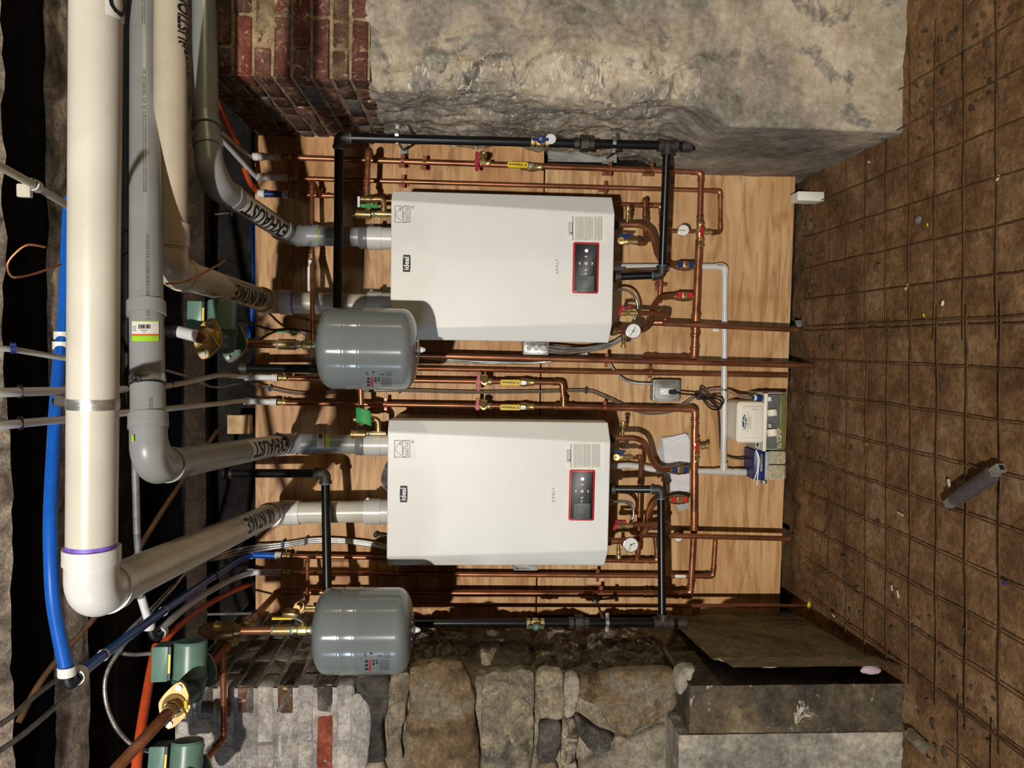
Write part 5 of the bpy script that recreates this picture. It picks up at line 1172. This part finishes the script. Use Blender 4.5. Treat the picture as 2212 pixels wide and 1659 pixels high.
for p,d in ((a,RT),(P(167,1460,1.44),(P(200,1432,1.5)-P(160,1468,1.43)).normalized())): B().lathe(p-d*.006,d,[(0,.012),(0,.0165),(.018,.0168),(.018,.012)],18,caps=False).obj('expansion_ring','seal_white',o)
plain('blue_pipe','blue pipe slanting from the black elbow to the blue stub above the lower boiler','pex pipe',[(160,1468,1.43),(225,1414,1.62),(350,1322,2.0),(455,1250,2.45),(520,1208,2.72),(545,1199,2.79)],25,'blue_pex',spl=True)
for k,(a,y) in enumerate((((222,1416),1.61),((352,1321),2.01),((462,1245),2.48))):
    p=P(*a,y); o=B().lathe(p,(P(530,1205,2.77)-P(160,1468,1.43)).normalized(),[(0,.0115),(0,.0128),(.006,.0128),(.006,.0115)],18,caps=False).obj('pipe_guide','seal_white' if k<2 else 'black_rubber'); tag(o,f'thin ring round the slanting blue pipe, {("nearest","middle","farthest")[k]} from the elbow','ring')
# white and orange pex overhead
plain('white_pex','white pex overhead crossing behind the cream strap, upper of two','pex pipe',[(-60,850,1.28),(40,847,1.38),(150,844,1.6),(250,842,1.8),(370,832,2.1),(470,811,2.5),(505,812,2.68),(540,814.5,2.775)],21,'white_pex',spl=True)
plain('white_pex','white pex overhead crossing behind the cream strap, lower of two','pex pipe',[(-60,926,1.28),(40,915,1.38),(150,905,1.6),(260,893,1.8),(380,881,2.1),(470,872,2.5),(510,867,2.68),(538,866.8,2.775)],20,'white_pex',spl=True)
for a,y,l in (((43,846),1.385,'upper pex beside the weathered joist'),((44,914),1.385,'lower pex beside the weathered joist'),((370,832),2.1,'upper pex beside the grey exhaust'),((371,882),2.09,'lower pex beside the grey exhaust')):
    o=thing('pipe_clip','black plastic clip on the '+l,'clip',P(*a,y),'black pipe clips'); B().lathe(P(*a,y)+UP*.004,DN+V((0,.8,0)),[(0,.0095),(0,.0125),(.007,.0125),(.007,.0095)],16,caps=False).obj('ring','black_rubber',o); B().box(P(*a,y)+UP*.016+NR*.0,RT*.006,NR*.004,UP*.012).obj('tail','black_rubber',o)
plain('white_pex','white pex sloping to the first stub by the brick pier','pex pipe',[(440,250,2.3),(481,289,2.5),(535,336,2.74),(553,339,2.775)],11.5,'white_pex',spl=True)
plain('white_pex','white pex sloping to the second stub by the brick pier','pex pipe',[(436,265,2.3),(480,303,2.5),(548,377,2.78),(560,383,2.805)],11.5,'white_pex',spl=True)
plain('orange_pex','orange pex in the dark corner beside the upper exhaust elbow','pex pipe',[(462,200,2.5),(480,245,2.6),(500,290,2.68),(512,310,2.72)],12,'orange_pex',spl=True)
plain('orange_pex','orange pex end behind the upper exhaust diagonal','pex pipe',[(528,365,2.72),(540,395,2.78),(556,415,2.82)],11,'orange_pex',spl=True)
plain('white_pex','greyish pex curving to the lowest white stub','pex pipe',[(345,1362,2.08),(385,1325,2.2),(440,1285,2.45),(500,1252,2.68),(545,1236,2.79)],16,'white_pex',spl=True)
o=thing('pex_elbow','black elbow with white rings above the green pump','fitting',P(335,1365,2.06)); B().tube(fillet([P(322,1350,2.05),P(334,1382,2.05),P(350,1366,2.09)],.02,8),.0115,14).obj('elbow','black_rubber',o)
for a,d in ((P(322,1346,2.05),LF),(P(352,1362,2.10),(P(345,1362,2.08)-P(385,1325,2.2)))): B().lathe(a,d.normalized(),[(0,.010),(0,.0155),(.017,.0155),(.017,.010)],16,caps=False).obj('expansion_ring','seal_white',o)
plain('white_pex','pale pex stub standing above the black and white elbow','pex pipe',[(305,1290,2.03),(322,1345,2.05)],17,'white_pex')
plain('orange_pex','orange pex curving behind the green pump to the plywood','pex pipe',[(335,1412,2.10),(380,1358,2.2),(440,1312,2.45),(500,1278,2.7),(540,1262,2.86)],15,'orange_pex',spl=True)
plain('orange_pex','orange pex dropping past the terminal box to the bottom edge','pex pipe',[(338,1395,2.16),(328,1440,2.10),(312,1530,2.0),(300,1610,1.92),(288,1720,1.85)],19,'orange_pex',spl=True)
# conduit, rust pipe, wires
plain('pvc_conduit','pale conduit slanting across the weathered joist','conduit',[(-40,338,1.25),(60,392,1.4),(152,448,1.62)],19,'tan_pvc')
o=thing('conduit_clip','cream clip holding the pale conduit to the joist','clip',P(70,402,1.43)); dd=(P(152,448,1.62)-P(-40,338,1.25)).normalized(); B().lathe(P(70,398,1.42),dd,[(0,.0085),(0,.0115),(.02,.0115),(.02,.0085)],18,caps=False).obj('ring','cream_pvc',o); B().rbox(P(53,412,1.42),UP*.012,RT*.012,NR*.005,.003).obj('foot','cream_pvc',o)
plain('grey_conduit','light grey conduit hanging beside the grey exhaust elbow','conduit',[(291,960,1.9),(296,1150,1.95),(305,1290,2.03)],15,'zinc')
plain('rusty_pipe','thin rusty pipe slanting through the dark ceiling bays','pipe',[(470,930,2.7),(350,1105,2.3),(230,1300,2.05),(100,1455,1.9),(40,1560,1.82)],9,'rust_wire',spl=True)
plain('black_pipe','dark tube between the cream and grey overhead pipes','pipe',[(272,-120,2.0),(275,500,1.9),(276,900,1.85)],20,'black_pipe')  # dark tube laid along the strip between the two overhead pipes
plain('bare_wire','bare copper wire curl hooked on the weathered joist','wire',[(98,534,1.5),(60,529,1.5),(32,548,1.5),(16,572,1.5),(24,596,1.51),(45,598,1.52),(85,588,1.56),(132,571,1.6)],5,'copper',spl=True,seg=8)
plain('bare_wire','bare copper wire lying across the tan pipe elbow','wire',[(358,613,1.78),(390,610,1.80),(415,602,1.82),(450,584,1.86),(486,564,1.9)],4.5,'copper',spl=True,seg=8)
plain('clear_hose','cloudy clear hose with a blue clip over the joist','hose',[(-40,752,1.4),(20,754,1.45),(70,762,1.52),(130,772,1.6),(200,782,1.7)],13,'print_pale',spl=True)
o=B().lathe(P(22,754,1.452)+RT*.002,DN+V((0,.7,0)),[(0,.007),(0,.0105),(.009,.0105),(.009,.007)],14).obj('hose_clip','blue_navy'); tag(o,'blue clip on the cloudy hose at the joist','clip')
plain('grey_cable','grey cable slanting under the upper pex','cable',[(360,800,2.0),(420,818,2.3),(462,836,2.6),(520,828,2.8)],6,'zinc',spl=True,seg=8)
flex('armoured_cable','armoured cable along the bottom of the dark ceiling bay, lower of two','cable',[(-60,1655,1.3),(20,1608,1.4),(80,1562,1.5),(150,1500,1.62)],14,'zinc')
flex('armoured_cable','armoured cable along the bottom of the dark ceiling bay, upper of two','cable',[(-60,1600,1.34),(20,1552,1.42),(70,1508,1.5),(130,1462,1.6)],14,'zinc')
flex('armoured_cable','armoured cable looping past the orange pipe to the pump terminal box','cable',[(398,1240,2.3),(350,1292,2.2),(290,1350,2.1),(250,1395,2.04),(256,1408,2.02),(290,1414,2.0),(338,1410,1.98)],8,'steel')
flex('armoured_cable','armoured cable hanging in a wide arc to the cut off pump','cable',[(412,1215,2.4),(380,1262,2.25),(330,1318,2.1),(270,1390,2.0),(232,1450,1.95),(228,1510,1.93),(250,1570,1.93),(290,1612,1.94),(335,1626,1.95)],8,'steel')
for k in range(3):
    flex('armoured_cable',f'armoured cable in the bundle behind the lower gas elbow, {("first","second","third")[k]} from the intake pipe','cable',[(398+7*k,1240-12*k,2.3+.05*k),(470,1200+4*k,2.66),(540,1181+6*k,2.78),(610,1173+4.5*k,2.815),(670,1164+4*k,2.815),(720,1163+4*k,2.815),(780,1168+4*k,2.815),(840,1178+4*k,2.815)],6.5,'steel',group='cable bundle above the lower boiler')
for a,m,l in (((611,1175),'blue_navy','blue'),((661,1168),'black_rubber','black')):
    o=B().box(P(*a,2.81)+DN*0,UP*.004,RT*.014,NR*.012).obj('cable_tie',m); tag(o,f'{l} tie round the armoured cable bundle','cable tie')
o=B().rbox(P(518,916,2.80),UP*S(23,2.8),RT*S(20,2.8),NR*.02,.004).obj('wood_block','new_wood'); tag(o,'pale sawn wood block beside the lower exhaust elbow','wood block')
o=thing('stud_bracket','small steel cross bracket behind the upper exhaust diagonal','bracket',P(500,462,2.7)); B().tube(pts3([(465,463,2.7),(510,459,2.66)]),.003,8).obj('pin','steel',o); B().tube(pts3([(500,448,2.68),(501,468,2.68)]),.0025,8).obj('cross_pin','steel',o)
plain('blue_pipe','blue pipe glimpsed behind the upper exhaust and intake pipes','pex pipe',[(549,465,2.89),(551,600,2.89),(540,730,2.89)],14,'blue_pex')

# ================================================================== CONDENSATE LINE, PUMP, ELECTRICS, PAPERS, DEBRIS
YP=2.80
def pvc(label,path,tp,y,extra=()):
    pp=pts3(path,y); r=S(tp,y)/2; t=thing('condensate_pipe',label,'pvc pipe',min(pp,key=lambda q:q.z),'white condensate pipes'); B().tube(fillet(pp,r*1.5,6),r,18).obj('pipe','white_pvc',t)
    for k in range(1,len(pp)-1):
        a,b,c=pp[k-1],pp[k],pp[k+1]; u=(a-b).normalized(); w=(c-b).normalized()
        if u.angle(w)>math.radians(165): continue
        e=B().tube(fillet([b+u*r*2.6,b,b+w*r*2.6],r*1.4,8),r*1.22,18,True); e.obj('elbow','white_pvc',t)
    return t,pp,r
t,pp,r=pvc('white condensate pipe from the upper boiler, elbowing down to the tee',[(1318,576.5),(1566,575.5),(1563,1012)],13.5,YP)
B().box(P(1554,573.5,YP)+NR*r*1.24,UP*S(7,YP),RT*S(.9,YP),NR*.0006).obj('fitting_print','print_grey',t); B().box(P(1553,576,YP)+NR*r*1.24,UP*S(3.5,YP),RT*S(.6,YP),NR*.0006).obj('fitting_print','print_pale',t)
t,pp,r=pvc('white condensate pipe from the lower boiler through the tee to the neutraliser',[(1308,1008),(1355,1005),(1385,1008),(1420,1016),(1636,1020.5)],13.5,YP)
p,d=nearest(pp,P(1563,1019,YP)); B().tube([p-d*r*2.6,p+d*r*2.6],r*1.22,18).tube([p,p+RT*r*3],r*1.22,18).obj('tee','white_pvc',t); p2,_=nearest(pp,P(1600,1020,YP)); B().tube([p2-d*r*2.2,p2+d*r*1.6],r*1.22,18).obj('coupling','white_pvc',t)
# pump
YQ=2.70
t=thing('condensate_pump','cream condensate pump with blue oval badge at the foot of the plywood','pump',P(1690,900,YQ))
def pbox(x0,y0,x1,y1,y,dep,m,nm,rad=.006,par=None):
    a,b_=P(x0,(y0+y1)/2,y),P(x1,(y0+y1)/2,y); c,e=P((x0+x1)/2,y0,y),P((x0+x1)/2,y1,y)
    return B().rbox((a+b_)/2+FR*dep/2,UP*(a-b_).length/2,RT*(c-e).length/2,NR*dep/2,rad).obj(nm,m,par if par is not None else t)
pbox(1634,848,1698,972,2.735,.10,'pump_base','base',.004)
cv=pbox(1592,868,1651,957,2.70,.115,'pump_cover','cover',.016)
pbox(1601,878,1648,947,2.694,.01,'pump_cover','cover_face',.01,cv)
o=B(); c=P(1608,912.5,2.689); pts=[c+RT*S(16.5,2.689)*math.cos(a)+UP*S(4.6,2.689)*math.sin(a) for a in [2*math.pi*k/32 for k in range(32)]]; bd=o.prism(pts,NR*.0012).obj('badge','blue_navy',cv)
letters('badge_lettering','PurePro',c+NR*.0018,RT,UP,S(9,2.689),'print_white',bd,bold=.0003)
o=B()
for k,(y0,y1) in enumerate(((890,935),(900,925),(897,928))): o.box(P(1615.5+2.8*k,(y0+y1)/2,2.6885),RT*S((y1-y0)/2,2.69),NR*.0003,UP*S(.35,2.69))
o.obj('fine_print','print_grey',cv)
B().rbox(P(1628,913,2.6885),UP*S(5.5,2.69),RT*S(29,2.69),NR*.002,.006).obj('window','pump_cover',cv)
pbox(1650,850,1657,975,2.70,.11,'pump_cover','rim',.002)
pbox(1657,852,1697,970,2.72,.06,'clear_plastic','clear_tank',.006)
pbox(1684,852,1698,972,2.716,.02,'moss_liquid','sludge',.004)
for (px_,py_,rp,h_,m,nm) in ((1662,862,5,.03,'white_vinyl','valve_cap'),(1668,892,11,.045,'pump_cover','float'),(1668,935,12,.05,'pump_cover','motor_housing'),(1663,920,7,.03,'zinc','float_lever')):
    B().lathe(P(px_,py_,2.715),V((-1,-.2,-.1)),[(-h_/2*.6,S(rp,2.7)*.5),(-h_/2*.5,S(rp,2.7)),(h_/2*.5,S(rp,2.7)),(h_/2*.6,S(rp,2.7)*.6)],20).obj(nm,m,t)
o=B()
rnd=random.Random(4)
for k in range(70): o.sphere(P(rnd.uniform(1678,1687),rnd.uniform(925,968),2.712),.0032,6)
st=o.obj('marble_chips','marble_chip',t,60); st['kind']='stuff'
B().lathe(P(1624,859,2.72),DN,[(0,.008),(.014,.008),(.014,.011),(.026,.013),(.04,.010)],16).obj('outlet_fitting','blue_navy',t); B().lathe(P(1628,859,2.72),DN,[(0,.0115),(.008,.0115)],16).obj('outlet_ring','white_vinyl',t)
# neutraliser
t=thing('neutraliser_box','blue topped neutraliser box filled with marble chips beside the pump','neutraliser',P(1690,1010,2.72))
pbox(1628,974,1653,1037,2.725,.10,'blue_navy','lid',.006); pbox(1643,981,1648,1019,2.722,.004,'zinc','lid_slot',.002); pbox(1652,976,1663,1036,2.735,.09,'pump_base','liner',.002)
pbox(1662,975,1695,1036,2.738,.09,'marble_chip','chip_bed',.003); pbox(1661,1003,1695,1005,2.73,.004,'print_black','divider',.0005)
o=B()
for k in range(16):
    for j in range(30):
        x=1664+2.1*k+(j%2)*1.0; y=977+1.95*j
        if 1002<y<1006: continue
        o.sphere(P(x+rnd.uniform(-.4,.4),y+rnd.uniform(-.4,.4),2.737),.0019,6)
st=o.obj('marble_chips','marble_chip',t,60); st['kind']='stuff'
B().lathe(P(1650,1037,2.74),LF,[(0,.012),(.01,.012),(.01,.010),(.014,.010)],14).obj('end_cap','zinc',t)
for k in range(2):
    o=plain('thin_wire',f'thin white wire hanging off the blue neutraliser lid, {("short","long")[k]} one','wire',[(1633,972,2.70),(1637+3*k,990,2.695),(1636+2*k,1015,2.695),(1629+6*k,1038+10*k,2.70)],2.6,'print_white',spl=True,seg=8)
# clear discharge tube and its clips
plain('clear_tube','clear tube wandering across the plywood to the condensate pump','tube',[(540,826,2.80),(568,834,2.815),(600,842,2.815),(640,849,2.815),(690,850,2.815),(750,845,2.815),(864,843,2.815),(1000,847,2.815),(1150,846,2.815),(1262,844,2.815),(1300,854,2.815),(1340,872,2.815),(1370,886,2.815),(1405,893,2.815),(1450,888,2.81),(1480,872,2.805),(1510,850,2.805),(1540,841,2.805),(1570,843,2.79),(1600,856,2.75),(1626,859,2.72)],7.5,'clear_tube',spl=True,seg=12)
for a,l in (((583,840),'nearest the ceiling'),((864,844),'under the upper tank'),((1266,845),'above the outlet box')):
    o=thing('tube_clip','small navy clip on the clear tube, '+l,'clip',P(*a,2.815),'navy tube clips'); B().lathe(P(*a,2.815)+UP*.004,DN,[(0,.0068),(0,.009),(.008,.009),(.008,.0068)],12,caps=False).obj('ring','blue_navy',o); B().box(P(*a,2.82)+RT*.010,UP*.004,RT*.005,NR*.006).obj('tail','blue_navy',o)
# outlet box, plug, cord
t=thing('outlet_box','steel outlet box with white receptacle above the lower header','outlet',P(1440,844,2.83)); c=P(1440,843.5,2.79)
B().rbox(c+FR*.02,UP*S(31,2.79),RT*S(24,2.79),NR*.022,.006).obj('box','zinc',t); B().rbox(c+NR*.003,UP*S(27.5,2.79),RT*S(21,2.79),NR*.003,.008).obj('cover_plate','zinc',t)
for x,y in ((1417,825),(1463,824),(1417,863),(1463,862)): B().lathe(P(x,y,2.785),NR,[(0,.004),(.003,.003)],8).obj('screw','steel',t)
rc=B().rbox(P(1440,845.5,2.784),UP*S(14.5,2.78),RT*S(7.2,2.78),NR*.003,.002).obj('receptacle','white_vinyl',t)
o=B()
for x,y,a,b_ in ((1431,842,2.4,.5),(1431,849,2.4,.5),(1436,846,.9,.9),(1437,847,.8,.8)): o.box(P(x,y,2.7805),UP*S(a,2.78)*.5,RT*S(b_,2.78),NR*.0004)
o.obj('slot','print_black',rc)
flex('armoured_cable','armoured cable dropping from the clamp to the steel outlet box','cable',[(1318,786,2.815),(1330,804,2.815),(1350,820,2.815),(1378,828,2.81),(1411,829,2.80)],6.5,'steel')
o=thing('power_cord','coiled black power cord plugged into the steel outlet box','cord',P(1560,870,2.79)); pl_=P(1452,847,2.775); B().rbox(pl_,UP*.013,RT*.0085,NR*.012,.005).obj('plug','black_rubber',o)
cc=[(1458,848,2.765),(1480,851,2.765),(1500,853,2.768),(1520,862,2.77),(1545,860,2.775),(1558,868,2.778),(1556,882,2.78),(1540,884,2.78),(1525,872,2.78),(1512,848,2.778),(1514,838,2.776),(1524,846,2.775),(1538,866,2.772),(1553,879,2.77),(1563,868,2.77),(1555,856,2.772),(1530,858,2.776),(1508,862,2.78),(1503,850,2.785),(1525,858,2.79),(1548,880,2.80),(1552,892,2.815),(1555,940,2.825),(1557,970,2.825),(1572,985,2.82),(1600,991,2.80),(1622,985,2.77),(1635,965,2.74),(1637,955,2.72)]
B().tube(spline(pts3(cc),8),.0034,10).obj('cord','black_rubber',o)
# junction boxes
def jbox(label,x0,y0,x1,y1,y,ko=True):
    a,b_=P(x0,(y0+y1)/2,y),P(x1,(y0+y1)/2,y); c,e=P((x0+x1)/2,y0,y),P((x0+x1)/2,y1,y); hx,hy=(a-b_).length/2,(c-e).length/2; ce=(a+b_)/2
    t=thing('junction_box',label,'junction box',ce,'steel junction boxes'); B().rbox(ce+FR*.022,UP*hx,RT*hy,NR*.022,.006).obj('box','zinc',t); fc=B().rbox(ce+NR*.001,UP*hx*.86,RT*hy*.72,NR*.002,.006).obj('cover','steel',t)
    for k in (-1,0,1): B().lathe(ce+UP*hx*.55*k+NR*.003,NR,[(0,hy*.42),(.0008,hy*.42),(.0008,hy*.36)],20).obj('knockout','zinc',fc)
    for u,w in ((-.75,.5),(-.2,-.5),(.25,.5),(.7,-.5)): B().lathe(ce+UP*hx*u*.9+RT*hy*w*1.2+NR*.003,NR,[(0,.002),(.0006,.002)],8).obj('screw_hole','print_black',fc)
    return t,ce,hx,hy
t,ce,hx,hy=jbox('steel junction box tucked against the side of the upper boiler',1130,737,1186,767,2.72)
t2,*_=jbox('steel junction box half hidden by the lower boiler',1109,1208,1163,1233,2.76)
for k in range(3):
    flex('armoured_cable',f'armoured cable leaving the junction box of the upper boiler, {("first","second","third")[k]} from the boiler','cable',[(1186,748+6*k,2.745),(1215,750+6.5*k,2.75),(1255,752+4*k,2.76),(1290,747+4*k,2.765),(1318,742+3*k,2.77),(1345,726+3*k,2.77)],6,'steel',group='cables from the upper junction box')
flex('armoured_cable','armoured cable looping under the upper boiler beside its gas branch','cable',[(1322,632,2.66),(1340,625,2.68),(1360,630,2.69),(1373,645,2.70),(1378,668,2.70),(1370,690,2.70)],6.5,'steel')
for k in range(2): flex('armoured_cable',f'armoured cable looping under the lower boiler, {("upper","lower")[k]} of two','cable',[(1312,1080+12*k,2.66),(1330,1084-1*k,2.68),(1350,1085-3*k,2.69),(1366,1097-8*k,2.70),(1368,1115,2.70),(1358,1135,2.70)],5.5,'steel')
for k in range(2): flex('armoured_cable',f'armoured cable running down beside the upper tank discharge, {("upper","lower")[k]} of two','cable',[(900,770,2.80),(1000,779+4*k,2.81),(1080,782+3*k,2.81),(1150,783+2*k,2.81),(1210,776+2*k,2.80),(1270,762+3*k,2.79)],5,'steel')
flex('armoured_cable','dark armoured cable arching from the pump to the upper tank','cable',[(505,690,2.5),(540,698,2.6),(585,712,2.7),(625,711,2.78),(680,718,2.8),(720,728,2.81)],6,'black_rubber')
plain('black_cable','black cable from the pump tee up to the green lever','cable',[(556,744,2.3),(570,728,2.45),(595,716,2.6),(622,712,2.72)],6,'black_rubber',spl=True,seg=8)
# papers behind the lower header
for k,(poly,m) in enumerate(((([(1420,975),(1428,945),(1488,938),(1490,960),(1490,1005),(1432,1012)]),'paper_grey'),(([(1431,948),(1481,936),(1490,950),(1490,1004),(1437,1008)]),'paper'),(([(1441,957),(1487,942),(1490,1000),(1455,1006)]),'paper'),(([(1432,1008),(1490,1004),(1489,1070),(1463,1078),(1440,1065)]),'paper'),(([(1448,1060),(1489,1062),(1487,1098),(1466,1104)]),'paper_grey'))):
    o=B().prism([P(x,y,2.828-.003*k) for x,y in poly],NR*.0012).obj('manual_sheet',m); tag(o,f'folded manual papers stuck behind the lower header, {("backmost grey sheet","broad sheet","front sheet","tall lower sheet","lowest tip")[k]}','papers','manual papers behind the header')
# grey metal plate between plywood and pier
o=thing('metal_plate','scratched grey metal plate beside the concrete pier','plate',P(1330,350,2.83)); B().prism([P(1184,323,2.832),P(1332,334,2.832),P(1332,352,2.832),P(1184,349,2.832)],NR*.003).obj('sheet','zinc',o)
for x,y in ((1188,345),(1324,348)): B().lathe(P(x,y,2.829),NR,[(0,.003),(.0006,.003)],8).obj('hole','print_black',o)
# wall outlet tag near drain
o=B().rbox(P(1546,712,2.832),UP*.012,RT*.008,NR*.003,.002).obj('wall_tag','label_white'); tag(o,'small white tag on the plywood beside the condensate drop','tag')
o=B().rbox(P(1720,699,2.84)+NR*.02,UP*.012,RT*.013,NR*.006,.003).obj('pipe_bracket','zinc'); tag(o,'small grey bracket at the plywood foot','bracket')
o=B().rbox(P(1744,427,2.72),UP*S(30,2.72),RT*S(10,2.72),NR*.03,.006).obj('white_box','label_cream',None); tag(o,'small white box standing in the corner by the concrete footing','box')
o=thing('rod_bolt','dark bolt head on the plywood above the lower boiler','bolt',P(812,1154,2.83)); B().lathe(P(812,1154,2.82),NR,[(0,.009),(.012,.009),(.014,.006)],12).obj('head','black_rubber',o); B().tube(pts3([(812,1154),(842,1157)],2.82),.005,10).obj('shank','black_rubber',o)
# debris on the floor
t=thing('foam_tube','dark foam tube with square metal ends lying on the mesh','tube',PF(2120,1050)); a,b_=PF(2078,1080)+UP*.02,PF(2163,1022)+UP*.02; d=(b_-a).normalized()
B().lathe(a,d,[(0,.016),(.004,.020),((b_-a).length-.004,.020),((b_-a).length,.016)],20).obj('foam','foam_grey',t)
for p,s in ((a,-1),(b_,1)): w=d.cross(UP).normalized(); B().box(p+d*s*.014,d*.018,w*.010,UP*.010).obj('end_piece','zinc',t); B().box(p+d*s*.0325,d*.0006,w*.006,UP*.006).obj('end_hole','print_black',t)
def bit(name,label,px,py,m,sx,sy,h,rot=0,cat='debris'):
    c=PF(px,py)+UP*(h/2+.004); e=V((math.cos(rot),math.sin(rot),0)); w=V((-e.y,e.x,0)); o=B().rbox(c,e*sx/2,w*sy/2,UP*h/2,min(sx,sy)*.2,2).obj(name,m); tag(o,label,cat,'scraps on the floor')
bit('blue_clip','scrap of blue plastic near the lower right corner of the photo',2176,1257,'blue_navy',.014,.009,.006)
bit('wire_nut','yellow wire scrap beside the steel washer',2007,486,'yellow_vinyl',.010,.003,.003,.5); bit('wire_scrap','yellow wire scrap on the mesh overlap',1999,681,'yellow_vinyl',.010,.003,.003,.5); bit('wire_scrap','curled yellow scrap below the neutraliser',1874,960,'yellow_vinyl',.004,.012,.003)
o=B().lathe(PF(1990,475)+UP*.006,UP,[(0,.004),(0,.011),(.004,.011),(.006,.005),(.010,.005)],14).obj('washer','steel'); tag(o,'bright steel washer on the floor','washer','scraps on the floor')
for px,py,l in ((1943,1283,'pale chip against the mesh corner'),(1930,1270,'small pale chip beside a larger one'),(1740,1372,'white chip on the dirt by the footing'),(1803,1328,'white flake under the yellow cap'),(1949,1110,'pinkish flake in the mesh'),(2040,655,'white sliver among the mesh overlap'),(2054,1045,'pale scrap touching the foam tube'),(1962,620,'pale sliver below the white box'),(1880,350,'white shaving by the concrete footing'),(2160,385,'long white sliver near the right edge')):
    bit('chip','%s'%l,px,py,'pale_chip',random.uniform(.012,.026),random.uniform(.004,.009),.003,random.uniform(0,3))
o=B(); c=PF(1993,1605)
o.grid(8,12,lambda u,w: V((c.x+.018*math.cos(math.pi*u),c.y-.05+.10*w,.004+.022*math.sin(math.pi*u)*(1-.3*abs(w-.5))+.004*fb((u,w,0),5)))); o=o.obj('broken_shard','stone_pale',None,60); tag(o,'pale broken shard lying at the foot of the lower footing','shard')
